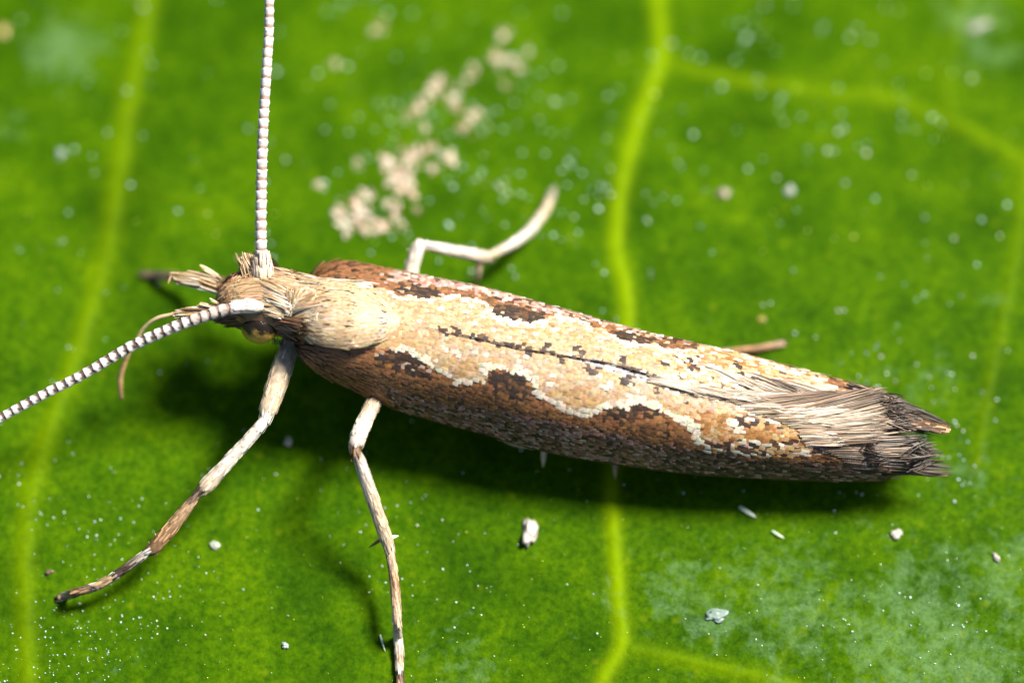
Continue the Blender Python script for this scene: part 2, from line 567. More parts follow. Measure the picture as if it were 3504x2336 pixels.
# wavy edge of the pale dorsal stripe, near wing
EDGE_N = [(1150, 1188), (1211, 1190), (1306, 1194), (1374, 1200), (1408, 1217), (1459, 1245), (1473, 1263), (1531, 1289), (1544, 1307), (1602, 1309), (1639, 1302), (1656, 1278),
          (1650, 1255), (1697, 1258), (1731, 1270), (1768, 1277), (1812, 1299), (1819, 1350), (1846, 1360), (1890, 1384), (1918, 1408), (1982, 1425), (2040, 1410), (2046, 1394),
          (2078, 1388), (2125, 1389), (2130, 1374), (2176, 1378), (2244, 1401), (2278, 1422), (2305, 1446), (2367, 1471), (2345, 1487), (2376, 1508), (2417, 1542), (2546, 1562), (2699, 1560), (2900, 1540)]
DORSAL_N = EDGE_N + [(2900, 1100), (1150, 900)]
RUST_N = [(1000, 1250), (1100, 1285), (1200, 1295), (1302, 1318), (1404, 1345), (1506, 1372), (1608, 1384), (1710, 1402), (1829, 1422), (1914, 1442), (2000, 1460), (2200, 1505), (2360, 1535), (2600, 1570), (3300, 1600)]
DARK_N = [Z2([(760, 1060), (960, 1030), (1130, 1050), (1250, 1110), (1370, 1190), (1330, 1290), (1150, 1280), (950, 1200), (800, 1130)]),
          Z5([(1340, 230), (1480, 185), (1650, 215), (1800, 300), (1830, 430), (1780, 480), (1600, 450), (1400, 380), (1330, 310)]),
          Z6([(430, 410), (560, 420), (680, 370), (860, 390), (1000, 430), (1010, 510), (800, 530), (580, 580), (450, 500)])]
SPOTS = [Z3(p) for p in (
    [(535, 630), (640, 660), (600, 730), (560, 700)], [(830, 730), (960, 750), (1005, 795), (900, 810), (850, 775)], [(1160, 835), (1310, 840), (1320, 890), (1210, 915), (1180, 880)],
    [(1810, 1050), (1880, 1055), (1860, 1120), (1815, 1110)], [(1640, 945), (1690, 945), (1680, 985), (1640, 980)], [(1500, 985), (1550, 985), (1545, 1020), (1505, 1020)],
    [(195, 475), (245, 480), (240, 530), (200, 525)], [(380, 510), (490, 510), (495, 590), (400, 590)], [(690, 550), (780, 550), (835, 610), (730, 620)], [(1170, 615), (1230, 620), (1310, 700), (1230, 700)],
    [(1565, 675), (1670, 685), (1660, 725), (1570, 720)], [(1790, 700), (1880, 650), (1930, 680), (1960, 770), (1880, 760), (1850, 700)], [(900, 800), (960, 800), (940, 860), (890, 850)], [(230, 560), (300, 570), (290, 620), (240, 620)])] + \
    [Z2(p) for p in ([(1390, 740), (1470, 780), (1650, 800), (1640, 835), (1450, 830), (1385, 790)], [(1750, 840), (1840, 850), (1840, 895), (1760, 890)], [(1840, 890), (1930, 900), (1910, 945), (1850, 930)],
                     [(1990, 930), (2060, 940), (2050, 965), (1990, 960)], [(2260, 925), (2305, 930), (2300, 975), (2255, 970)], [(1500, 845), (1570, 855), (1550, 875), (1500, 870)])] + \
    [Z4(p) for p in ([(120, 260), (170, 265), (185, 330), (215, 350), (170, 390), (130, 370)], [(50, 765), (160, 770), (220, 840), (260, 890), (200, 900), (120, 800)], [(290, 820), (360, 830), (340, 880), (290, 870)],
                     [(560, 890), (620, 890), (620, 950), (570, 950)], [(490, 720), (540, 725), (530, 760), (480, 750)], [(20, 1070), (90, 1070), (80, 1130), (20, 1130)], [(280, 390), (350, 400), (330, 440), (280, 430)],
                     [(1060, 810), (1120, 810), (1110, 860), (1060, 850)], [(1190, 930), (1260, 930), (1290, 990), (1210, 990)])]
GOLD_N = [Z3([(540, 990), (700, 960), (850, 990), (990, 1060), (1090, 1120), (980, 1190), (860, 1180), (740, 1170), (600, 1080)]), Z2([(1640, 1190), (1790, 1190), (1800, 1290), (1700, 1320), (1620, 1320)]),
          Z6([(1260, 450), (1600, 470), (1800, 560), (2352, 640), (2352, 860), (1800, 740), (1500, 700), (1300, 600)]), Z4([(0, 800), (260, 900), (800, 780), (860, 900), (850, 1060), (300, 1090), (0, 960)]),
          Z2([(480, 880), (700, 830), (1000, 840), (1200, 960), (1000, 990), (650, 990)])]
GREY_N = [Z3([(700, 800), (1400, 830), (1900, 950), (2300, 1050), (2300, 1180), (1800, 1100), (1300, 1050), (1000, 980), (600, 880)]), Z3([(0, 640), (350, 640), (700, 740), (500, 940), (300, 800), (0, 700)]),
          Z2([(1400, 960), (2352, 1020), (2352, 1200), (2000, 1120), (1600, 1080)])]
SILVER = Z3([(620, 640), (900, 655), (1200, 705), (1450, 760), (1800, 830), (2050, 880), (1900, 920), (1600, 910), (1300, 860), (1100, 800), (900, 730), (700, 680)])
WHITE_N = [Z6([(560, 330), (660, 340), (650, 420), (560, 400)]), Z6([(1700, 520), (1760, 540), (1840, 640), (1780, 670), (1700, 600)]), Z6([(1120, 510), (1250, 490), (1380, 560), (1380, 645), (1220, 600)]), Z6([(1300, 690), (1420, 740), (1520, 850), (1440, 830)])]
# far wing
EDGE_F = Z2([(100, 330), (270, 340), (600, 352), (800, 380), (980, 430), (1000, 470), (1150, 460), (1250, 495), (1500, 475), (1560, 460), (1700, 480), (1900, 530), (1950, 580), (1930, 640), (2100, 690), (2220, 735)]) + \
    Z3([(160, 275), (260, 305), (480, 245), (650, 230), (800, 270), (900, 320), (1050, 380), (1150, 440), (1280, 500), (1500, 510), (1650, 560), (1850, 560), (2000, 520), (2352, 500), (3200, 800)])
DORSAL_F = EDGE_F + [(2900, 1500), (1000, 1300)]
DARK_F = [Z2([(990, 400), (1100, 360), (1300, 380), (1480, 430), (1500, 475), (1250, 495), (1150, 460), (1010, 465)]), Z2([(1930, 560), (2100, 560), (2352, 620), (2352, 740), (2220, 735), (2100, 690), (1930, 640)]),
          Z3([(0, 140), (200, 150), (500, 230), (470, 250), (260, 305), (0, 250)]), Z3([(1060, 330), (1300, 390), (1480, 450), (1500, 505), (1280, 500), (1130, 430)]), Z3([(1830, 500), (1940, 540), (1960, 580), (1880, 570)])]
RUSTB_F = Z2([(850, 330), (1500, 400), (1900, 480), (2352, 600)]) + Z3([(300, 190), (900, 300), (1400, 420), (1900, 520)])
GOLD_F = [Z3([(1950, 590), (2352, 600), (2352, 760), (2100, 720)]), Z4([(0, 150), (300, 250), (600, 420), (500, 420), (200, 330), (0, 260)])]

SX = [a[0] for a in SUT]; SY = [a[1] for a in SUT]
def pick(*opts):
    r = random.random() * sum(w for _, w in opts)
    for k, w in opts:
        r -= w
        if r <= 0: return k
    return opts[-1][0]

def cellhash(px, py):
    v = math.sin(math.floor(px / 30) * 12.9898 + math.floor(py / 44) * 78.233) * 43758.5453
    return v - math.floor(v)

def paint(px, py, wing):
    x = px + random.gauss(0, 6); y = py + random.gauss(0, 5)
    for p in SPOTS:
        if inpoly(x, y, p): return pick(('dark', 6), ('umber', 2))
    if wing == 'near':
        if 1480 < px < 2230 and abs(py - np.interp(px / K, SX, SY) * K - 5) < 6: return pick(('dark', 3), ('umber', 1), ('tan', .6))
        if inpoly(px, py, SILVER): return 'silver'
        for p in WHITE_N:
            if inpoly(x, y, p): return 'white'
        if inpoly(px, py, DORSAL_N):
            d = dline(px, py, EDGE_N[1:-3])
            if px > 1330 and px < 2370 and d < 7 + 21 * cellhash(px, py): return pick(('white', 8), ('cream', 1))
            if 2370 <= px and py > 1500: return pick(('white', 2), ('gold', 2.5), ('umber', 3), ('dark', 1.2), ('pink', 1.5), ('orange', 1))
            for i, p in enumerate(GOLD_N):
                if inpoly(x, y, p):
                    return pick(('gold', 5), ('tan', 2), ('cream', .8)) if i != 2 and i != 3 else pick(('gold', 4), ('orange', 5), ('cream', .8), ('rust', .8))
            for p in GREY_N:
                if inpoly(x, y, p): return pick(('grey', 5), ('white', .8), ('tan', 4), ('cream', 2.5))
            if px > 2480: return pick(('white', 3), ('cream', 3), ('gold', 2), ('rust', 1.2), ('umber', .8))
            return pick(('tan', 6), ('cream', 4), ('grey', .8), ('gold', 2.5))
        for i, p in enumerate(DARK_N):
            if inpoly(x, y, p): return pick(('dark', 5), ('umber', 2), ('grey', .5) if i == 0 else ('rust', .5))
        if px < 1250 + (py - 1190) * .4 and py < 1420: return pick(('base', 6), ('rust', 2), ('umber', .4))
        if y < np.interp(px, *np.array(RUST_N).T): return pick(('rust', 6), ('umber', 1.6), ('base', 1.5), ('orange', .5))
        if px > 2250: return pick(('umber', 4), ('mauve', 2), ('dark', 2.5), ('pink', .6))
        return pick(('mauve', 5), ('umber', 2.2), ('pink', 1.6), ('dark', 1.3), ('base', 1))
    if inpoly(px, py, DORSAL_F) and px < 2900:
        d = dline(px, py, EDGE_F[3:-1])
        if 1300 < px < 2300 and d < 6 + 18 * cellhash(px + 900, py): return pick(('white', 8), ('cream', 2))
        for i, p in enumerate(GOLD_F):
            if inpoly(x, y, p): return pick(('gold', 4), ('orange', 4), ('cream', 2))
        if px > 2300: return pick(('white', 3), ('cream', 3), ('gold', 2), ('tan', 2), ('umber', .8), ('orange', .7))
        if px > 1650: return pick(('cream', 5), ('tan', 5), ('white', .8), ('gold', 2), ('grey', 1))
        return pick(('cream', 6), ('straw', 4), ('tan', 2), ('white', .6))
    for p in DARK_F:
        if inpoly(x, y, p): return pick(('dark', 5), ('umber', 3), ('grey', .4))
    if px > 2900: return pick(('umber', 5), ('dark', 3), ('tan', 1 + 8 * (px > 3180)))
    if px < 1330: return pick(('base', 6), ('rust', 1.2), ('umber', 1.6), ('pink', .3))
    yr = np.interp(px, *np.array(RUSTB_F).T)
    if y < yr - 6: return pick(('pink', 6), ('white', 2), ('mauve', 3), ('umber', 1.4))
    return pick(('rust', 5), ('umber', 2), ('base', 2), ('pink', .6), ('cream', .6 if px > 2200 else .1))

def fringe_line(py):
    return np.interp(py, [1330, 1400, 1480, 1540, 1600, 1660], [2600, 2720, 2790, 2900, 3020, 3040])

def build_wing(name, fn, wing):
    s0, s1 = (676, 2040) if wing == 'near' else (712, 2150)
    ss = np.linspace(s0, s1, 120); qs = np.linspace(0, 1, 26)
    G = np.array([[fn(s, q) for q in qs] for s in ss])
    inside = np.array([0, 0.0, -0.03])
    V = (G + inside).reshape(-1, 3)
    m = len(qs)
    F = [[a * m + b, a * m + b + 1, (a + 1) * m + b + 1, (a + 1) * m + b] for a in range(len(ss) - 1) for b in range(m - 1)]
    if wing == 'near':
        pr = proj(V)
        F = [f for f in F if pr[f[0], 0] < fringe_line(pr[f[0], 1]) - 30]
    mem = obj('forewing', V, F, M_SKIN, moth, np.tile(C['umber'] * .8, (len(V), 1)))
    so = mem.modifiers.new('thickness', 'SOLIDIFY'); so.thickness = 0.02 * MM; so.offset = 0
    # shingled scales, row after row from the tip forwards
    P0, P1, P2, W, C0, C1, N = [[] for _ in range(7)]
    pitch_s = 0.036; pitch_q = 0.040
    nrow = int((s1 - s0) / 214.0 / pitch_s)
    keep = []
    row = 0
    for s in np.linspace(s0 + 6, s1 - 4, nrow):
        line = np.array([fn(s, q) for q in np.linspace(0, 1, 24)])
        ln2 = np.array([fn(s + 8, q) for q in np.linspace(0, 1, 24)])
        seg = np.linalg.norm(np.diff(line, axis=0), axis=1)
        arc = np.concatenate([[0], np.cumsum(seg)])
        n = max(2, int(arc[-1] / pitch_q))
        row += 1
        for k in range(n):
            a = (k + 0.5 * (row % 2) + random.uniform(-.13, .13)) / n * arc[-1]
            a = min(max(a, 0), arc[-1])
            p = np.array([np.interp(a, arc, line[:, i]) for i in range(3)])
            p2 = np.array([np.interp(a, arc, ln2[:, i]) for i in range(3)])
            da = min(a + .03, arc[-1]); db = max(a - .03, 0)
            cr = np.array([np.interp(da, arc, line[:, i]) - np.interp(db, arc, line[:, i]) for i in range(3)])
            t = unit(p2 - p)
            nn = unit(np.cross(t, cr))
            if wing == 'near': nn = -nn
            if nn[2] < 0 and abs(nn[2]) > .3: nn = -nn
            px, py = proj(p)
            # the trailing corner of the near wing stops where the fringe begins
            if wing == 'near':
                lim = fringe_line(py)
                if px > lim + random.uniform(-40, 10): continue
            k_ = paint(px, py, wing)
            long = 1.0
            if px < 1240: long = 1.7
            if px > 2350: long = 1.0 + (px - 2350) / 500 * (1.3 if k_ in ('white', 'cream') else .6)
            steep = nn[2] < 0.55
            wdt = pitch_q * random.uniform(1.08, 1.26) * (.80 if steep else 1.0) * (.75 if long > 1.4 else 1)
            if k_ == 'silver': wdt *= .8
            L = pitch_s * random.uniform(2.0, 2.6) * long
            ang = random.gauss(0, .10)
            d = unit(t + unit(cr) * math.tan(ang))
            lift = random.uniform(.03, .09) * (1.4 if k_ == 'white' else 1) + (0.05 if steep else 0)
            base = p + nn * random.uniform(0.0, .006)
            col = C[k_]
            if k_ in ('cream', 'tan', 'gold', 'grey', 'straw'): col = .6 * col + .4 * MEAN_PALE
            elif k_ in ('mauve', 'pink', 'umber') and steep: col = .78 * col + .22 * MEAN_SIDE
            elif k_ in ('rust', 'orange', 'base'): col = .75 * col + .25 * C['base']
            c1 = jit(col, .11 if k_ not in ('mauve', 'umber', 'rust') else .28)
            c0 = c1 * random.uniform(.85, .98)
            if wing == 'near' and k_ == 'mauve' and random.random() < .25:      # structural tints of the costal scales
                c1 = c1 * np.array(random.choice([(1.25, .8, .75), (.85, .85, 1.25), (.85, 1.1, .85)]))
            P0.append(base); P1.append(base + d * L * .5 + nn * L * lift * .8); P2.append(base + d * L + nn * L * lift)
            W.append(wdt); C0.append(c0); C1.append(c1); N.append(nn)
            keep.append((k_, px))
    P0, P1, P2, W, C0, C1, N = map(np.array, (P0, P1, P2, W, C0, C1, N))
    # the big pale scales of the wavy edge and the dark dorsal spots are pieces of their own
    cand = [i for i, (k_, px) in enumerate(keep) if k_ in ('white',) and 1300 < px < 2500]
    if len(cand) > 140: cand = sorted(random.sample(cand, 140))
    single = set(cand)
    rest = np.array([i for i in range(len(W)) if i not in single])
    pile = Pile()
    pile.add(*blades(P0[rest], P1[rest], P2[rest], W[rest], C0[rest], C1[rest], N[rest], SCALE_T, SCALE_W, .05))
    pile.obj('scale_cover', M_SCALE, mem, kind='stuff')
    for i in cand:
        v, f, c = blades(P0[i], P1[i] + N[i] * .004, P2[i] + N[i] * .006, W[i] * 1.08, C0[i], C1[i], N[i], SCALE_T, SCALE_W, .05)
        obj('scale', v, f, M_SCALE, mem, c)
    return mem

near = build_wing('forewing', near_wing, 'near')
far = build_wing('forewing', far_wing, 'far')

from mathutils.bvhtree import BVHTree
TREES = []
def add_tree(V, F): TREES.append(BVHTree.FromPolygons([tuple(v) for v in np.asarray(V)], [list(f) for f in F]))
def on_top(p, gap):
    """Lifts a point that lies inside the body out to its skin, gap mm above it."""
    d = p - CAM; L = np.linalg.norm(d); d = d / L
    best = None
    for t in TREES:
        h = t.ray_cast(Vector(CAM), Vector(d))
        if h[0] is not None and (best is None or h[3] < best): best = h[3]
    if best is not None and best - gap < L: return CAM + d * (best - gap)
    return p

def strokes(pile, specs, T=HAIR_T, PW=HAIR_W, camber=.3, zfun=None):
    """specs: (root A, root B, tip A, tip B, count, width mm, colours, bend, jitter mm); points are 3D; hairs fan from A..B roots to A..B tips."""
    for ra, rb, ta, tb, n, w, cols, bend, jt in specs:
        if DENSE != 1: n, w = int(n * DENSE), w / DENSE ** .75
        ra, rb, ta, tb = [np.asarray(a, float) for a in (ra, rb, ta, tb)]
        u = (np.arange(n) + rng.uniform(0, 1, n)) / n
        u2 = np.clip(u + rng.normal(0, .06, n), 0, 1)
        p0 = ra + (rb - ra) * u[:, None] + rng.normal(0, jt, (n, 3))
        p2 = ta + (tb - ta) * u2[:, None] + rng.normal(0, jt, (n, 3))
        ln = np.linalg.norm(p2 - p0, axis=1, keepdims=True)
        p2 = p0 + (p2 - p0) * rng.uniform(.70, 1.10, (n, 1))
        mid = (p0 + p2) / 2 + np.asarray(bend) * ln + rng.normal(0, jt * .6, (n, 3))
        lo, hi = LIFT
        for i in range(n):
            p0[i] = on_top(p0[i], lo); p2[i] = on_top(p2[i], hi); mid[i] = on_top(mid[i], (lo + hi) * .65)
        cc = np.array([jit(C[random.choice(cols)] if isinstance(cols[0], str) else random.choice(cols), .2) for _ in range(n)])
        nrm = unit(np.array([0, -.35, 1.0]) + rng.normal(0, .35, (n, 3)))
        pile.add(*blades(p0, mid, p2, w * rng.uniform(.7, 1.3, n), cc * .8, cc * np.where(cc.max(1, keepdims=True) > .3, 1.0, TIP), nrm, T, PW, camber))

def q4(zx, zy, z):                # a point picked in the tail close-up
    return U(2450 + zx / 2.94, 1150 + zy / 2.94, z)
def q1(zx, zy, z):                # a point picked in the head close-up
    return U(450 + zx / 2.94, 800 + zy / 2.94, z)

GB = [np.array(c) for c in ((.17, .108, .060), (.22, .145, .084), (.11, .066, .035), (.30, .21, .13))]
DB = [np.array(c) for c in ((.050, .030, .016), (.075, .045, .022), (.03, .019, .011), (.11, .066, .033))]
PAL = [np.array(c) for c in ((.46, .37, .28), (.38, .29, .20), (.50, .44, .36), (.24, .155, .09))]

def wing_grid(fn, a, b):
    qs = np.linspace(0, 1, 26); ss = np.linspace(a, b, 110)
    V = np.array([[fn(s, q) for q in qs] for s in ss]).reshape(-1, 3)
    return V, [[i * 26 + j, i * 26 + j + 1, (i + 1) * 26 + j + 1, (i + 1) * 26 + j] for i in range(109) for j in range(25)]
add_tree(*wing_grid(near_wing, 676, 2040)); add_tree(*wing_grid(far_wing, 712, 2100))
LIFT = (.02, .06)
DENSE = 1
TIP = .55
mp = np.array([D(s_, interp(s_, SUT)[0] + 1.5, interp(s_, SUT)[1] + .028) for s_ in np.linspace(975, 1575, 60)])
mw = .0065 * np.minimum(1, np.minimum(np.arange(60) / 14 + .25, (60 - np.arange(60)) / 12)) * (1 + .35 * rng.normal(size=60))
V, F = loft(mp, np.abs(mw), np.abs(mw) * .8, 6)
obj('wing_margin_shade', V, F, M_SKIN, far, np.tile(np.array((.03, .018, .012)), (len(V), 1)))  # far wing's dark edge; its colour also stands for shade in the seam
# ---- fringe of the near wing: pale roots, grey-brown hairs sweeping up over the far wing
fr = Pile()
strokes(fr, [
    (q4(-330, 560, 1.12), q4(560, 700, 1.06), q4(560, 600, 1.14), q4(1330, 620, 1.03), 200, .017, PAL + GB[:1], (0, .03, .05), .014),
    (q4(120, 640, 1.08), q4(820, 800, 1.0), q4(1150, 560, 1.12), q4(1660, 540, 1.02), 230, .018, GB, (0, -.03, .07), .012),
    (q4(700, 740, 1.02), q4(880, 960, .95), q4(1590, 530, 1.02), q4(1780, 720, .95), 220, .018, GB, (0, -.03, .06), .012),
    (q4(830, 880, .96), q4(900, 1080, .84), q4(1760, 680, .95), q4(1990, 950, .86), 210, .018, GB, (0, -.02, .05), .012),
    (q4(880, 960, .9), q4(1000, 1100, .8), q4(1780, 960, .86), q4(1820, 1060, .80), 60, .017, GB + PAL[:1], (0, -.01, .03), .012),
    (q4(900, 1040, .82), q4(1250, 1190, .66), q4(2080, 980, .78), q4(2190, 1190, .62), 190, .019, GB + DB, (0, -.03, .02), .012),
    (q4(1150, 1150, .68), q4(1400, 1300, .50), q4(2200, 1160, .62), q4(2330, 1380, .42), 160, .020, DB + GB[:1], (0, -.02, .01), .012),
    (q4(1300, 1250, .52), q4(1500, 1390, .36), q4(2150, 1330, .44), q4(2320, 1390, .38), 90, .020, DB, (0, -.01, .0), .012),
    (q4(250, 700, 1.06), q4(800, 900, .99), q4(620, 700, 1.08), q4(1200, 900, .99), 90, .022, PAL + GB[:1], (0, 0, .06), .02),
    (q4(830, 940, .94), q4(950, 1100, .82), q4(1150, 950, .95), q4(1350, 1090, .82), 70, .022, PAL, (0, 0, .05), .015),
    (q4(-680, 440, 1.25), q4(-40, 600, 1.12), q4(-180, 560, 1.2), q4(520, 650, 1.1), 190, .015, PAL[:3] + PAL[:3] + PAL + DB[:1], (0, .02, .05), .016),
    (q4(350, 640, 1.08), q4(900, 900, .99), q4(1150, 580, 1.08), q4(1500, 800, .99), 80, .014, PAL[:3], (0, -.02, .10), .016),
    (q4(850, 860, 1.0), q4(950, 1100, .9), q4(1650, 700, 1.0), q4(1850, 1020, .9), 55, .012, PAL[:3], (0, -.02, .10), .016),
    (q4(1640, 640, 1.0), q4(1760, 900, .9), q4(1860, 640, 1.0), q4(2060, 930, .9), 60, .016, DB[:1] + DB[2:3], (0, 0, .05), .05),
    (q4(1480, 1080, .8), q4(1560, 1330, .6), q4(1640, 1060, .8), q4(1760, 1320, .6), 32, .016, DB[:1] + DB[2:3], (0, 0, .04), .05),
    (q4(1860, 1040, .8), q4(2000, 1330, .6), q4(2120, 1050, .8), q4(2220, 1310, .6), 60, .016, DB[:1] + DB[2:3], (0, 0, .04), .05),
    (q4(1960, 1360, .42), q4(2150, 1400, .37), q4(2230, 1350, .42), q4(2330, 1385, .38), 16, .03, [np.array((.42, .27, .14))], (0, 0, .02), .008),
])
fr.obj('fringe', M_HAIR, near, kind='stuff')

# ---- fringe of the far wing: dark brush running out to a pale tip
ff = Pile()
LIFT = (.0, .025)
strokes(ff, [
    (q4(1400, 620, .93), q4(1250, 900, .70), q4(2260, 900, .80), q4(2150, 960, .66), 240, .022, DB, (0, .02, .02), .016),
    (q4(1500, 560, .93), q4(1600, 680, .88), q4(2180, 800, .84), q4(2310, 900, .80), 150, .022, DB, (0, .03, .03), .012),
    (q4(1300, 480, .97), q4(1560, 580, .93), q4(1700, 600, .94), q4(1900, 660, .88), 60, .022, DB + PAL[:1], (0, .02, .03), .012),
    (q4(2080, 870, .80), q4(2150, 950, .74), q4(2290, 900, .80), q4(2330, 970, .76), 26, .026, [np.array((.42, .26, .12)), np.array((.5, .36, .22))], (0, 0, .02), .008),
    (q4(-150, 300, 1.18), q4(420, 480, 1.07), q4(330, 520, 1.12), q4(800, 590, 1.05), 120, .030, PAL + DB[:2], (0, .02, .04), .014),
    (q4(300, 380, 1.10), q4(800, 500, 1.02), q4(760, 560, 1.07), q4(1240, 600, 1.0), 90, .028, PAL + DB[:2] + GB, (0, .02, .04), .014),
], )
ff.obj('fringe', M_HAIR, far, kind='stuff')

TIP = 1.0
# ---- body: head, thorax and abdomen in one skin
rings = np.array([  # display x, y, z, half width, half height
    (498, 684, 1.22, .05, .05), (508, 686, 1.23, .13, .15), (530, 690, 1.26, .23, .25), (565, 694, 1.29, .31, .34), (605, 698, 1.31, .345, .37), (645, 703, 1.31, .32, .36), (678, 709, 1.30, .29, .34),
    (705, 718, 1.27, .29, .33), (745, 727, 1.22, .34, .37), (800, 738, 1.15, .38, .40), (870, 754, 1.10, .40, .38), (950, 775, 1.03, .42, .38), (1080, 812, .98, .42, .37), (1250, 855, .92, .40, .34),
    (1420, 900, .85, .37, .31), (1580, 942, .77, .31, .26), (1700, 970, .70, .22, .19), (1800, 990, .64, .10, .10), (1840, 998, .62, .03, .03)])
path = np.array([D(x, y, z) for x, y, z, _, _ in rings])
pp = smooth_path(np.column_stack([path, rings[:, 3:]]), 76)
V, F = loft(pp[:, :3], pp[:, 3], pp[:, 4], 26)
add_tree(V, F)
body = obj('body', V, F, M_SKIN, moth, np.tile(np.array((.20, .12, .06)), (len(V), 1)))

# ---- thorax shield with long flat scales
def thorax(s, q):
    c = np.interp(s, [684, 740, 800, 860, 925], [718, 720, 724, 731, 740])
    hw = np.interp(s, [684, 700, 740, 790, 840, 880, 905, 927], [46, 60, 74, 77, 66, 46, 28, 3])
    zt = np.interp(s, [684, 720, 780, 850, 927], [1.62, 1.71, 1.76, 1.70, 1.535])
    return D(s, c + hw * q, zt - .15 * (hw / 75) * q * q)
ss = np.linspace(684, 927, 34); qs = np.linspace(-1, 1, 25)
V = np.array([[thorax(s, q) + np.array([0, 0, -.02]) for q in qs] for s in ss]).reshape(-1, 3)
F = [[a * 25 + b, (a + 1) * 25 + b, (a + 1) * 25 + b + 1, a * 25 + b + 1] for a in range(33) for b in range(24)]
add_tree(V, F)
shield = obj('thorax_shield', V, F, M_SKIN, moth, np.tile(C['tan'] * .7, (len(V), 1)))
so = shield.modifiers.new('thickness', 'SOLIDIFY'); so.thickness = 0.01 * MM; so.offset = 0
P0, P1, P2, W, C0, C1, N = [[] for _ in range(7)]
for s in np.linspace(684, 915, 38):
    for q in np.linspace(-1, 1, 36):
        q = q + random.gauss(0, .05); s_ = s + random.gauss(0, 4)
        if abs(q) > 1.02: continue
        p = thorax(s_, q); t = unit(thorax(s_ + 6, q * .985) - p); cr = thorax(s_, q + .05) - p
        nn = unit(np.cross(cr, t))
        if nn[2] < 0: nn = -nn
        L = random.uniform(.14, .24); d = unit(t + unit(cr) * random.gauss(0, .10))
        grey = math.exp(-((s_ - 855) / 45) ** 2 - ((q + .1) / .55) ** 2) + .8 * math.exp(-((s_ - 715) / 30) ** 2 - ((q - .25) / .35) ** 2)
        k_ = pick(('cream', 6), ('straw', 3), ('tan', .8), ('grey', 7 * grey), ('silver', 2 * grey), ('white', .5 + (.8 if abs(q) > .7 else 0)))
        c = jit(C[k_] * .6 + C['cream'] * .45, .09)
        P0.append(p); P1.append(p + d * L * .5 + nn * L * .07); P2.append(p + d * L + nn * L * .03)
        W.append(random.uniform(.014, .026)); C0.append(c * .92); C1.append(c); N.append(nn)
pl = Pile(); pl.add(*blades(P0, P1, P2, W, C0, C1, N, BLADE_T, BLADE_W, .15))
# loose long scales along the shield's rims
strokes(pl, [
    (q1(1830, 900, 1.62), q1(1960, 1010, 1.48), q1(2080, 1010, 1.55), q1(2240, 1090, 1.46), 16, .035, ['cream', 'white'], (0, 0, .05), .02),
    (q1(1880, 1030, 1.50), q1(2100, 1090, 1.44), q1(2230, 1090, 1.48), q1(2400, 1170, 1.42), 16, .03, ['cream', 'straw'], (0, 0, .05), .02),
    (q1(1820, 480, 1.50), q1(2050, 480, 1.52), q1(2200, 500, 1.52), q1(2500, 520, 1.5), 26, .03, ['cream', 'white'], (0, 0, .05), .02),
    (q1(1890, 790, 1.74), q1(1900, 800, 1.74), q1(1905, 930, 1.72), q1(1915, 940, 1.72), 2, .05, ['white'], (0, 0, .02), .01),
    (U(1270, 1165, 1.62), U(1280, 1160, 1.62), U(1312, 1128, 1.66), U(1318, 1125, 1.66), 2, .03, ['white'], (.05, -.05, .02), .004),
], BLADE_T, BLADE_W, .2)
pl.obj('scale_cover', M_SCALE, shield, kind='stuff')

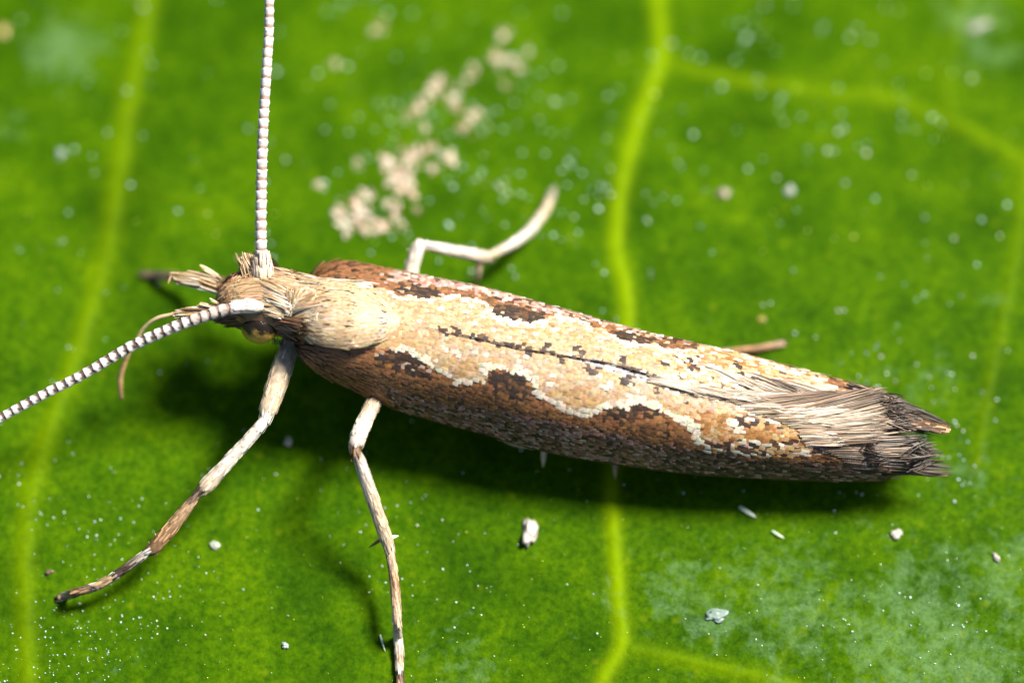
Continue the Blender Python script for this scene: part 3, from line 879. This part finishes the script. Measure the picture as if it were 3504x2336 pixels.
# ---- head hair
LIFT = (.01, .05)
DENSE = 1.8
TIP = 1.0
hd = Pile()
TB = ['cream', 'straw', 'tan', 'base']
strokes(hd, [
    # crown, combed forwards and over the brow
    (q1(1300, 420, 1.62), q1(1420, 760, 1.62), q1(960, 520, 1.48), q1(1000, 740, 1.44), 120, .030, ['tan', 'cream', 'straw', 'tan'], (0, 0, .16), .025),
    (q1(1130, 480, 1.60), q1(1180, 700, 1.60), q1(900, 640, 1.30), q1(960, 780, 1.28), 60, .028, ['tan', 'cream', 'straw', 'base'], (0, 0, .16), .02),
    (q1(1020, 420, 1.50), q1(1240, 360, 1.54), q1(930, 500, 1.30), q1(1040, 440, 1.44), 40, .026, ['base', 'tan'], (0, 0, .12), .02),
    # tuft in front of the far feeler
    (q1(1120, 420, 1.50), q1(1330, 420, 1.56), q1(1080, 240, 1.60), q1(1230, 210, 1.64), 60, .028, ['cream', 'tan', 'straw'], (0, .02, .10), .02),
    (q1(1250, 420, 1.56), q1(1420, 400, 1.56), q1(1290, 230, 1.66), q1(1370, 240, 1.66), 40, .026, ['cream', 'white', 'straw'], (0, 0, .06), .016),
    # nape behind the far feeler
    (q1(1380, 340, 1.52), q1(1420, 520, 1.62), q1(1640, 420, 1.50), q1(1680, 560, 1.62), 70, .028, ['cream', 'straw', 'tan'], (0, 0, .13), .02),
    (q1(1600, 400, 1.46), q1(1620, 560, 1.58), q1(1900, 470, 1.46), q1(1880, 580, 1.60), 60, .030, ['cream', 'white', 'straw'], (0, 0, .12), .02),
    (q1(1560, 380, 1.40), q1(1640, 540, 1.56), q1(1640, 360, 1.50), q1(1720, 520, 1.62), 24, .028, ['base', 'tan'], (0, 0, .1), .02),
    # crown combed back
    (q1(1300, 470, 1.64), q1(1340, 660, 1.66), q1(1600, 600, 1.66), q1(1590, 760, 1.64), 110, .028, ['cream', 'straw', 'tan', 'white'], (0, 0, .14), .02),
    (q1(1330, 650, 1.64), q1(1360, 800, 1.55), q1(1600, 760, 1.62), q1(1560, 860, 1.52), 80, .028, ['white', 'cream', 'straw'], (0, 0, .10), .018),
    # whorl on the collar
    (q1(1580, 800, 1.58), q1(1600, 830, 1.58), q1(1560, 560, 1.72), q1(1760, 560, 1.74), 60, .026, ['white', 'cream', 'straw'], (.02, 0, .14), .016),
    (q1(1600, 720, 1.64), q1(1640, 780, 1.64), q1(1800, 560, 1.74), q1(1930, 740, 1.74), 90, .026, ['white', 'cream', 'straw', 'tan'], (0, 0, .14), .016),
    (q1(1580, 850, 1.54), q1(1600, 880, 1.52), q1(1860, 720, 1.72), q1(1830, 900, 1.64), 90, .026, ['white', 'cream', 'cream', 'straw'], (0, 0, .12), .014),
    # dark cheek behind and under the eye
    (q1(1440, 830, 1.46), q1(1500, 1010, 1.20), q1(1700, 880, 1.46), q1(1640, 1080, 1.12), 80, .024, ['umber', 'tan', 'base'], (0, 0, .06), .02),
    (q1(1540, 870, 1.44), q1(1600, 1040, 1.16), q1(1780, 900, 1.46), q1(1720, 1060, 1.20), 60, .024, ['umber', 'base', 'dark', 'tan'], (0, 0, .06), .02),
    (q1(1080, 820, 1.40), q1(1090, 930, 1.22), q1(800, 860, 1.26), q1(960, 920, 1.16), 80, .024, ['umber', 'dark', 'base'], (0, 0, .02), .014),
    (q1(1040, 830, 1.42), q1(1080, 880, 1.34), q1(1110, 850, 1.38), q1(1120, 880, 1.32), 8, .03, ['gold'], (0, 0, .02), .01),
    (q1(1420, 1040, 1.16), q1(1530, 1060, 1.12), q1(1430, 1110, 1.12), q1(1530, 1130, 1.08), 10, .014, ['dark'], (0, 0, .0), .012),
], BLADE_T, BLADE_W, .2)
hd.obj('head_tuft', M_HAIR, moth, kind='stuff')

# ---- eyes
def eye(center, r):
    u = np.linspace(0, math.pi, 19); v = np.linspace(0, 2 * math.pi, 32, endpoint=False)
    V = np.array([[(math.sin(a) * math.cos(b), math.sin(a) * math.sin(b), math.cos(a)) for b in v] for a in u]).reshape(-1, 3) * np.array([r * 1.02, r * .9, r])
    F = [[i * 32 + j, i * 32 + (j + 1) % 32, (i + 1) * 32 + (j + 1) % 32, (i + 1) * 32 + j] for i in range(18) for j in range(32)]
    return obj('eye', V + center, F, M_EYE, moth, origin=np.asarray(center))
eye(q1(1292, 930, 1.30), .205)
eye(q1(1292, 930, 1.30) + np.array([0, .66, -.02]), .205)

# ---- feelers
def segment_mesh(name, white, gap, seed, dark_amt):
    """One bead of a feeler along +X: narrow dark neck, flaring pale sleeve of flat scales."""
    r = random.Random(seed)
    seg = 12
    rows = [(-.56, .87), (-.30, .89), (-.10, .94), (.12, .98), (.32, 1.03), (.43, .98), (.42, .80)]
    V, cc = [], []
    for i, (x, rad) in enumerate(rows):
        for j in range(seg):
            a = 2 * math.pi * j / seg
            k = rad * (1 + (.13 * r.uniform(-1, 1) if i in (3, 4, 5) else .02 * r.uniform(-1, 1)))
            V.append((x + (.11 * r.uniform(-1, 1) if i in (4, 5) else 0), math.cos(a) * k, math.sin(a) * k))
            top = math.sin(a) > .05
            c = white if i >= 2 else (gap if (top or r.random() < dark_amt) else white * .8)
            if i == 2 and (top and r.random() < .8 * dark_amt): c = gap
            cc.append(np.clip(c * r.uniform(.82, 1.1), 0, .8))
    F = [[i * seg + j, i * seg + (j + 1) % seg, (i + 1) * seg + (j + 1) % seg, (i + 1) * seg + j] for i in range(len(rows) - 1) for j in range(seg)]
    return make_mesh(name, np.array(V), F, M_SCALE, np.array(cc))
# meshes are built at 1 mm per unit bead; objects scale them to length and radius
def feeler(pts, r0, r1, pitch, meshes, scape, core_col):
    path = smooth_path(pts, 260)
    d = np.concatenate([[0], np.cumsum(np.linalg.norm(np.diff(path, axis=0), axis=1))])
    rr = np.interp(d, [0, d[-1]], [r0, r1])
    V, F = loft(path[::3], rr[::3] * .72, rr[::3] * .72, 10)
    core = obj('antenna', V, F, M_SKIN, moth, np.tile(core_col, (len(V), 1)))
    sv, sw, sc = scape
    sp = smooth_path(sv, 14)
    V, F = loft(sp, np.interp(np.linspace(0, 1, 14), [0, .3, .8, 1], np.array(sw)), np.interp(np.linspace(0, 1, 14), [0, .3, .8, 1], np.array(sw) * .9), 14)
    s = obj('scape', V, F, M_SKIN, core, np.tile(sc, (len(V), 1)))
    sp2 = Pile()
    tan, side, nor = frames(sp)
    n = 110
    ii = rng.integers(0, 11, n); a = rng.uniform(0, 2 * math.pi, n)
    rad = np.interp(ii / 13, [0, .3, .8, 1], np.array(sw))[:, None]
    out = side[ii] * np.cos(a)[:, None] + nor[ii] * np.sin(a)[:, None]
    p0 = sp[ii] + out * rad * .97; L = .12
    p2 = p0 + tan[ii] * L + out * .006
    cc = np.array([jit(sc, .12) for _ in range(n)])
    sp2.add(*blades(p0, (p0 + p2) / 2 + out * .006, p2, rng.uniform(.025, .04, n), cc * .85, cc, out, BLADE_T, BLADE_W, .2))
    sp2.obj('scape_scales', M_SCALE, s, kind='stuff')
    pos = 0.03; i = 0
    while pos < d[-1]:
        p = np.array([np.interp(pos, d, path[:, k]) for k in range(3)])
        q = np.array([np.interp(min(pos + .02, d[-1]), d, path[:, k]) for k in range(3)])
        if np.allclose(p, q): break
        t = Vector(q - p).normalized()
        r_ = float(np.interp(pos, d, rr))
        o = bpy.data.objects.new('antenna_segment', random.choice(MB if i < 5 and meshes is MN else meshes))
        put(o, core, p)
        y = Vector((0, 0, 1)).cross(t).normalized(); z = t.cross(y)
        o.rotation_mode = 'QUATERNION'
        o.rotation_quaternion = Matrix((t, y, z)).transposed().to_quaternion()
        o.scale = (pitch * 1.06, r_, r_)
        pos += pitch * random.uniform(.95, 1.05); i += 1
    return core

WHT = np.array((.56, .53, .50)); GAP = np.array((.085, .048, .038)); GAP2 = np.array((.30, .20, .16))
MN = [segment_mesh('feeler_bead', WHT, GAP, 10 + i, .35) for i in range(5)]
MF = [segment_mesh('feeler_bead_pale', WHT * 1.04, GAP2, 30 + i, .25) for i in range(5)]
MB = [segment_mesh('feeler_bead_grey', np.array((.46, .40, .35)), GAP2 * .8, 50 + i, .6) for i in range(3)]
def fp(x, y, f): return UF(x * K, y * K, f)
feeler([fp(545, 705, 1.66), fp(500, 715, 1.66), fp(470, 726, 1.65), fp(400, 751, 1.62), fp(300, 796, 1.57), fp(200, 855, 1.53), fp(100, 906, 1.5), fp(0, 960, 1.48), fp(-110, 1020, 1.45)],
       .068, .048, .108, MN, ([fp(604, 705, 1.62), fp(575, 703, 1.64), fp(538, 706, 1.66)], (.05, .072, .066, .05), np.array((.62, .55, .48))), GAP)
feeler([fp(600, 592, 1.40), fp(599, 540, 1.42), fp(600, 430, 1.44), fp(604, 300, 1.46), fp(611, 180, 1.46), fp(617, 80, 1.45), fp(618, -20, 1.45), fp(612, -160, 1.43)],
       .066, .050, .110, MF, ([fp(603, 652, 1.38), fp(602, 625, 1.40), fp(600, 580, 1.40)], (.10, .12, .085, .06), np.array((.60, .48, .36))), GAP2)

# ---- palps and tongue
TREES.clear()
DENSE = 1.4
def tube(name, pts, radii, cols, parent, seg=12, n=30, mat=None):
    p = smooth_path(pts, n)
    r = np.interp(np.linspace(0, 1, n), np.linspace(0, 1, len(radii)), radii)
    V, F = loft(p, r, r, seg)
    cc = np.array([np.interp(np.linspace(0, 1, n), np.linspace(0, 1, len(cols)), np.array(cols)[:, k]) for k in range(3)]).T
    return obj(name, V, F, mat or M_SKIN, parent, np.vstack([np.repeat(cc, seg, 0), cc[:1], cc[-1:]]))
p = tube('labial_palp', [q1(1000, 545, 1.20), q1(850, 520, 1.22), q1(650, 465, 1.24), q1(480, 430, 1.24)], [.05, .05, .04, .02], [C['tan'] * .6, C['base']], moth)
pp_ = Pile()
strokes(pp_, [
    (q1(960, 500, 1.24), q1(960, 590, 1.16), q1(700, 420, 1.28), q1(720, 560, 1.18), 40, .032, ['cream', 'straw', 'tan'], (0, 0, .06), .014),
    (q1(850, 450, 1.30), q1(880, 600, 1.18), q1(560, 370, 1.32), q1(500, 500, 1.20), 46, .034, ['cream', 'straw', 'white', 'cream'], (0, 0, .05), .012),
    (q1(760, 430, 1.30), q1(700, 530, 1.22), q1(420, 390, 1.30), q1(450, 490, 1.22), 46, .032, ['cream', 'straw', 'white', 'cream', 'tan'], (0, 0, .04), .010),
    (q1(870, 420, 1.30), q1(900, 450, 1.30), q1(690, 320, 1.38), q1(730, 360, 1.36), 12, .036, ['cream', 'straw', 'cream'], (0, 0, .05), .010),
    (q1(560, 440, 1.26), q1(560, 470, 1.24), q1(390, 410, 1.26), q1(390, 440, 1.24), 12, .026, ['straw', 'tan', 'grey'], (0, 0, .03), .008),
    (q1(400, 412, 1.28), q1(402, 414, 1.28), q1(366, 500, 1.26), q1(368, 502, 1.26), 2, .022, ['straw'], (0, 0, 0), .003),
], BLADE_T, BLADE_W, .2)
pp_.obj('scale_tuft', M_HAIR, p, kind='stuff')
p = tube('labial_palp', [q1(1000, 760, 1.24), q1(820, 765, 1.28), q1(620, 780, 1.30), q1(450, 800, 1.28)], [.05, .045, .04, .02], [C['tan'] * .7, C['tan']], moth)
pp_ = Pile()
strokes(pp_, [
    (q1(950, 730, 1.30), q1(950, 790, 1.26), q1(690, 720, 1.36), q1(660, 800, 1.32), 30, .03, ['cream', 'straw', 'tan'], (0, 0, .05), .012),
    (q1(800, 750, 1.34), q1(780, 800, 1.30), q1(480, 750, 1.36), q1(430, 830, 1.28), 40, .03, ['cream', 'straw', 'tan', 'white'], (0, 0, .04), .010),
    (q1(880, 740, 1.36), q1(890, 750, 1.36), q1(690, 690, 1.42), q1(700, 700, 1.42), 6, .03, ['cream'], (0, 0, .04), .008),
    (q1(900, 715, 1.40), q1(905, 720, 1.40), q1(790, 662, 1.46), q1(800, 668, 1.46), 4, .024, ['cream', 'white'], (0, 0, .04), .006),
], BLADE_T, BLADE_W, .2)
pp_.obj('scale_tuft', M_HAIR, p, kind='stuff')
tube('proboscis', [U(640, 1066, 1.26), U(590, 1076, 1.24), U(535, 1090, 1.18), U(491, 1124, 1.06), U(466, 1165, .94), U(440, 1210, .80), U(415, 1275, .60), U(411, 1320, .48), U(416, 1366, .36)],
     [.020, .023, .022, .022, .023, .028, .034, .032, .020], [(.42, .32, .19), (.45, .34, .18), (.40, .26, .10), (.34, .21, .09)], moth, 10, 40, M_HAIR)

# ---- legs
def leg(parts, spurs=(), cover=260, name='leg'):
    """parts: list of (points3d, radii, colours); one continuous skin, clothed with lying scales."""
    P, Rr, Cc = [], [], []
    for pts, rad, cols in parts:
        n = 20
        p = smooth_path(pts, n)
        P.append(p); Rr.append(np.interp(np.linspace(0, 1, n), np.linspace(0, 1, len(rad)), rad))
        Cc.append(np.array([np.interp(np.linspace(0, 1, n), np.linspace(0, 1, len(cols)), np.array(cols)[:, k]) for k in range(3)]).T)
    P = np.vstack(P); Rr = np.concatenate(Rr); Cc = np.vstack(Cc)
    ok = np.concatenate([[True], np.linalg.norm(np.diff(P, axis=0), axis=1) > 1e-4])
    P, Rr, Cc = P[ok], Rr[ok], Cc[ok]
    V, F = loft(P, Rr, Rr, 12)
    o = obj(name, V, F, M_SKIN, moth, np.vstack([np.repeat(Cc, 12, 0), Cc[:1], Cc[-1:]]) * .75)
    tan, side, nor = frames(P)
    d = np.concatenate([[0], np.cumsum(np.linalg.norm(np.diff(P, axis=0), axis=1))])
    pos = rng.uniform(0, d[-1] * .985, cover)
    ii = np.clip(np.searchsorted(d, pos), 1, len(P) - 2)
    a = rng.uniform(0, 2 * math.pi, cover)
    out = side[ii] * np.cos(a)[:, None] + nor[ii] * np.sin(a)[:, None]
    base = np.array([[np.interp(x, d, P[:, k]) for k in range(3)] for x in pos])
    rad = np.interp(pos, d, Rr)[:, None]
    L = rng.uniform(.07, .14, (cover, 1))
    p0 = base + out * rad * .98
    p2 = p0 + tan[ii] * L + out * rng.uniform(.000, .006, (cover, 1)) - out * (rad - np.interp(np.minimum(pos + .1, d[-1]), d, Rr)[:, None])
    cc = np.clip(Cc[ii] * np.where(Cc[ii].max(1, keepdims=True) < .3, np.exp(.55 * rng.normal(size=(cover, 1))), 1 + .2 * rng.normal(size=(cover, 1))), .01, .75)
    pl = Pile()
    pl.add(*blades(p0, (p0 + p2) / 2 + out * .004, p2, rng.uniform(.016, .030, cover), cc * .8, cc, out, BLADE_T, BLADE_W, .25))
    pl.obj('leg_scales', M_SCALE, o, kind='stuff')
    for a_, b_, r_, c_ in spurs:
        a_, b_ = np.asarray(a_), np.asarray(b_)
        V, F = loft(np.array([a_, a_ + (b_ - a_) * .2, a_ + (b_ - a_) * .6, b_]), np.array([r_ * .7, r_, r_ * .8, r_ * .15]), np.array([r_ * .7, r_, r_ * .8, r_ * .15]), 8)
        obj('spur', V, F, M_SKIN, o, np.tile(c_, (len(V), 1)))
    return o
CR = np.array((.50, .39, .265)); WH = np.array((.62, .56, .47)); BR = np.array((.20, .115, .055)); DK = np.array((.075, .050, .034)); GY = np.array((.30, .27, .21)); TN = np.array((.36, .24, .13))

# near foreleg
fore = leg([([U(1010, 1120, 1.10), U(990, 1190, 1.02), U(955, 1290, .99), U(915, 1405, .96)], [.09, .105, .115, .10], [TN, GY, CR, CR]),
     ([U(912, 1425, .95), U(880, 1470, .92), U(780, 1580, .78), U(700, 1668, .68)], [.062, .060, .068, .082], [WH, WH, WH, CR]),
     ([U(684, 1684, .66), U(650, 1725, .60), U(580, 1812, .50), U(524, 1878, .42)], [.034, .058, .074, .072], [DK, TN, BR, BR]),
     ([U(508, 1885, .40), U(455, 1925, .32), U(406, 1962, .24)], [.040, .046, .046], [WH, DK, DK]),
     ([U(400, 1966, .23), U(385, 1976, .21), U(340, 2000, .16)], [.052, .045, .046], [WH, TN, TN]),
     ([U(334, 2003, .15), U(318, 2008, .13), U(260, 2026, .09), UL(222, 2038, .045), UL(196, 2046, .038)], [.048, .044, .044, .044, .030], [WH, DK, BR, GY, BR])],
    [(U(545, 1860, .44), U(530, 1823, .47), .014, CR), (U(520, 1878, .42), U(508, 1852, .44), .012, CR), (U(540, 1885, .42), U(528, 1902, .40), .016, CR)], 620)
# dark hollow at the knee
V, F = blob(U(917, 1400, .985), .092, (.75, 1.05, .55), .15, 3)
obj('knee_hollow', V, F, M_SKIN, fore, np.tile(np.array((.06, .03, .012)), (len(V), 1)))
# near midleg
leg([([U(1300, 1330, .78), U(1270, 1395, .90), U(1235, 1470, 1.04), U(1218, 1520, 1.10)], [.08, .085, .088, .082], [TN, CR, WH, WH]),
     ([U(1216, 1534, 1.10), U(1236, 1590, 1.0), U(1285, 1735, .70), U(1328, 1860, .44)], [.042, .062, .072, .068], [BR, WH, CR, CR]),
     ([U(1334, 1880, .40), U(1350, 1990, .26), U(1358, 2120, .15), UL(1362, 2180, .08)], [.046, .048, .046, .048], [CR, BR * 1.4, CR, WH]),
     ([UL(1364, 2190, .075), UL(1366, 2240, .055), UL(1367, 2290, .05)], [.050, .046, .046], [WH, TN, WH]),
     ([UL(1368, 2300, .05), UL(1369, 2340, .045), UL(1374, 2430, .040), UL(1378, 2470, .03)], [.040, .042, .04, .02], [DK, BR, DK, BR])],
    [(U(1333, 1840, .44), U(1364, 1832, .44), .026, WH), (U(1308, 1842, .46), U(1261, 1873, .30), .020, BR), (U(1340, 1862, .42), U(1350, 1876, .40), .024, WH)], 620)
# far midleg
leg([([U(1400, 1010, .80), U(1404, 940, .92), U(1420, 880, 1.0), U(1436, 836, 1.05)], [.07, .078, .080, .072], [WH, WH, WH, WH]),
     ([U(1448, 838, 1.04), U(1500, 848, .96), U(1590, 866, .80), U(1668, 880, .64)], [.046, .056, .066, .070], [WH, WH, WH, CR]),
     ([U(1678, 872, .60), U(1740, 842, .42), U(1806, 796, .24), U(1862, 724, .09), UL(1886, 672, .04), UL(1890, 652, .03)], [.042, .05, .052, .048, .044, .03], [CR, WH, WH, CR, GY, GY])],
    [(U(1642, 890, .66), U(1630, 975, .34), .042, CR), (U(1400, 856, .98), U(1392, 856, .98), .02, WH)], 240)
# far foreleg: only the dark foot shows beyond the palp
leg([([U(1010, 1000, .95), U(930, 985, .82), U(840, 978, .72)], [.09, .09, .07], [TN, BR, BR]),
     ([U(830, 976, .70), U(740, 965, .48), U(660, 955, .26)], [.05, .055, .055], [BR, BR, DK]),
     ([U(650, 953, .24), U(580, 946, .13), UL(520, 943, .05), UL(492, 942, .035)], [.042, .044, .044, .03], [BR, np.array((.16, .10, .08)), np.array((.17, .11, .09)), BR])], (), 120)
# hind legs tucked under the wings
leg([([U(1700, 1330, .62), U(1900, 1350, .45), U(2050, 1330, .36)], [.07, .07, .055], [CR, CR, CR]),
     ([U(2060, 1328, .35), U(2250, 1268, .28), U(2420, 1215, .20)], [.05, .05, .045], [CR, BR, BR]),
     ([U(2430, 1212, .19), U(2530, 1198, .14), U(2600, 1190, .09), UL(2660, 1179, .045), UL(2684, 1176, .035)], [.034, .034, .033, .034, .026], [TN, np.array((.30, .15, .06)), np.array((.30, .16, .08)), np.array((.34, .22, .14)), TN])], (), 120)
leg([([U(1650, 1440, .55), U(1750, 1500, .40), U(1830, 1520, .30)], [.07, .07, .055], [CR, CR, CR]),
     ([U(1840, 1522, .29), U(1980, 1540, .24), U(2120, 1556, .20)], [.045, .05, .045], [CR, BR, BR]),
     ([U(2130, 1558, .19), U(2250, 1566, .12), UL(2400, 1572, .05), UL(2470, 1575, .035)], [.034, .034, .033, .025], [TN, BR, BR, DK])],
    [(U(1862, 1522, .28), U(1858, 1597, .16), .034, CR), (U(2102, 1552, .22), U(2106, 1640, .10), .032, np.array((.34, .24, .13)))], 120)

# ------------------------------------------------------------------ crumbs and dust on the leaf
res = empty('residue_patch', UL(1450, 520))
tag(res, 'streak of pale crumbly dried residue on the leaf beyond the wings', 'residue')
FL = [(440, 1420, 90), (360, 1500, 80), (480, 1530, 70), (500, 1300, 50), (420, 1330, 45), (670, 1410, 60), (690, 1470, 40), (600, 1530, 60), (730, 1270, 60), (770, 1220, 70), (700, 1180, 60), (760, 1150, 60),
      (650, 1100, 60), (790, 1080, 55), (850, 1030, 60), (920, 990, 50), (740, 1010, 40), (600, 1060, 40), (620, 1130, 40), (1060, 1060, 60), (1010, 1030, 40), (940, 1130, 45), (890, 860, 48), (850, 730, 50),
      (770, 780, 40), (900, 660, 50), (960, 600, 60), (990, 540, 50), (1080, 660, 50), (1100, 740, 45), (1150, 860, 50), (1200, 800, 50), (1250, 750, 40), (1180, 530, 45), (1220, 470, 45), (1110, 590, 35),
      (1360, 370, 50), (1440, 410, 60), (1520, 470, 40), (1590, 350, 35), (1420, 230, 50), (1430, 580, 35), (550, 200, 45), (610, 150, 30), (290, 430, 40), (180, 1240, 45), (440, 1090, 40), (310, 1380, 35),
      (840, 1400, 35), (740, 1500, 35), (820, 1310, 45), (640, 1230, 45), (300, 1450, 35)]
k_ = 0
for zx, zy, r in FL:
    for sub in range(15 if r > 48 else 8):
        k_ += 1
        px = 1000 + (zx + random.gauss(0, r * .48 if sub else 0)) / 1.96; py = (zy + random.gauss(0, r * .48 if sub else 0)) / 1.96
        rr = r / 1.96 / 318.5 * (.40 if sub == 0 else .25) * random.uniform(.8, 1.15)
        c = UL(px, py)
        a = R(-55) + random.gauss(0, .4)
        v, f = blob(np.zeros(3), 1.0, (1, 1, 1), .45, k_)
        v = v * np.array([rr * .62, rr * 1.35, rr * .32])
        v = np.column_stack([v[:, 0] * math.cos(a + 1.57) - v[:, 1] * math.sin(a + 1.57), v[:, 0] * math.sin(a + 1.57) + v[:, 1] * math.cos(a + 1.57), v[:, 2]])
        col = jit(np.array(random.choice([(.46, .36, .27), (.50, .42, .33), (.38, .27, .20), (.46, .41, .31), (.34, .29, .21), (.22, .14, .09)])), .12)
        obj('flake', v + c + np.array([0, 0, rr * .25]), f, M_FLAKE, res, np.tile(col, (len(v), 1)), smooth=False)

def fragment(px, py, rx, ry, h, col, label, seed, name='leaf_speck', rot=0.0):
    c = UL(px, py)
    v, f = blob(np.zeros(3), 1.0, (1, 1, 1), .50, seed, 2)
    v = v * np.array([rx, ry, h])
    ca, sa = math.cos(rot), math.sin(rot)
    v = np.column_stack([v[:, 0] * ca - v[:, 1] * sa, v[:, 0] * sa + v[:, 1] * ca, v[:, 2]])
    o = obj(name, v + c + np.array([0, 0, h * .55]), f, M_GRAIN, None, np.tile(np.array(col) * .5, (len(v), 1)), smooth=True, origin=c)
    return tag(o, label, 'speck')
fragment(1811, 1822, .085, .140, .05, (.62, .57, .50), 'large pale chip lying between the middle leg and the central vein', 5)
fragment(987, 1513, .034, .050, .03, (.66, .60, .48), 'small white grain between the knees of the two spread legs', 6)
fragment(3068, 1829, .055, .050, .03, (.62, .60, .50), 'round cream grain on the leaf below the wing tips', 7)
fragment(3408, 1908, .030, .055, .025, (.60, .57, .48), 'slanted pale grain on the waxy leaf film beyond the round cream grain', 8, rot=.6)
fragment(2450, 2102, .11, .075, .009, (.24, .36, .30), 'pale bluish wax flake right of the central vein', 9, 'wax_flake', .3)
fragment(736, 1866, .045, .042, .02, (.48, .54, .42), 'faint white grain beside the shin of the foremost leg', 10)
fragment(975, 2208, .032, .036, .02, (.45, .55, .50), 'bluish white grain left of the foot of the middle leg', 11)
fragment(168, 1957, .045, .022, .02, (.22, .13, .10), 'small pinkish brown crumb near the foremost foot', 12, rot=.3)
fragment(2475, 662, .065, .055, .03, (.44, .36, .24), 'pinkish crumb on the leaf beyond the wings', 13)
fragment(3345, 95, .13, .055, .03, (.40, .42, .32), 'long pale crumb beside the faint vein far beyond the wing tips', 14, rot=.35)
fragment(2702, 655, .045, .06, .03, (.50, .56, .48), 'bluish white grain right of the central vein beyond the wings', 15, rot=-.5)
fragment(10, 108, .06, .08, .03, (.45, .34, .05), 'yellow crumb beside the pale wax film', 16)
fragment(209, 527, .045, .06, .02, (.36, .46, .38), 'bluish grain left of the left vein', 17)
fragment(2608, 1094, .05, .04, .012, (.30, .26, .01), 'yellow spot on the leaf close above the folded wings', 18)
# a fine pale fibre beside the middle foot
V, F, c = blades(UL(1301, 2170, .02), UL(1308, 2200, .05), UL(1319, 2228, .02), [.02], [(.40, .50, .40)], [(.40, .50, .40)], [(0, 0, 1)])
tag(obj('fibre', V, F, M_GRAIN, None, c), 'thin pale fibre lying beside the middle foot', 'fibre')
def fibres(px, py, dx, dy, w, label):
    V, F, c = blades(UL(px, py, .02), UL(px + dx / 2, py + dy / 2, .05), UL(px + dx, py + dy, .02), [w], [(.34, .44, .30)], [(.42, .50, .40)], [(0, -.3, 1)])
    tag(obj('fibre', V, F, M_GRAIN, None, c), label, 'fibre')
fibres(2530, 1732, 58, 38, .05, 'broad pale sliver in the shade under the wings')
fibres(2642, 1815, 42, 26, .028, 'short thin pale sliver below the broad one under the wings')

# dust: too fine and too many to count
def dust():
    base, bf = blob(np.zeros(3), 1.0, (1, 1, 1), .12, 2, 0)
    bf = np.array(bf)
    pts = []
    def scatter(n, x0, x1, y0, y1, r0, r1, cols):
        for _ in range(n):
            pts.append((random.uniform(x0, x1), random.uniform(y0, y1), random.uniform(r0, r1) * (1.5 if random.random() < .06 else 1), random.choice(cols)))
    def cluster(n, cx, cy, sx, sy, r0, r1, cols):
        for _ in range(n):
            pts.append((random.gauss(cx, sx), random.gauss(cy, sy), random.uniform(r0, r1), random.choice(cols)))
    CY = [(.36, .48, .42), (.28, .40, .33), (.42, .46, .38)]
    YG = [(.30, .38, .04), (.25, .34, .05)]
    scatter(170, -300, 3800, -200, 900, .008, .022, CY); scatter(60, -300, 3800, -200, 900, .012, .022, YG)
    scatter(110, -300, 3800, 900, 1700, .007, .016, CY)
    scatter(90, -300, 3800, 1600, 2500, .005, .012, CY); scatter(260, -300, 3800, 1600, 2500, .004, .009, YG)
    cluster(130, 150, 2260, 190, 70, .005, .012, CY); cluster(60, 260, 2180, 160, 60, .004, .010, CY)
    cluster(70, 500, 1980, 210, 120, .006, .013, CY); cluster(30, 150, 1780, 120, 60, .008, .015, CY)
    cluster(35, 3080, 1250, 190, 130, .010, .020, CY); cluster(30, 3250, 1500, 110, 160, .010, .020, CY)
    cluster(80, 1850, 620, 260, 190, .012, .022, CY); cluster(50, 1500, 500, 260, 200, .014, .024, CY)
    cluster(60, 3050, 2150, 300, 130, .006, .014, CY); cluster(40, 1420, 1900, 160, 160, .006, .013, CY)
    cluster(40, 2750, 330, 300, 200, .014, .026, CY)
    V, F, Cc = [], [], []
    for i, (px, py, r, c) in enumerate(pts):
        p = UL(px, py)
        sq = np.array([random.uniform(.7, 1.3), random.uniform(.7, 1.3), .7]) * r
        V.append(base * sq + p + np.array([0, 0, r * .35])); F.append(bf + i * 12); Cc.append(np.tile(jit(np.array(c), .35), (12, 1)))
    o = obj('dust', np.vstack(V), np.vstack(F), M_GRAIN, None, np.vstack(Cc), kind='stuff')
    o['label'] = 'fine pale dust grains scattered over the green leaf'
    o['category'] = 'dust'
dust()
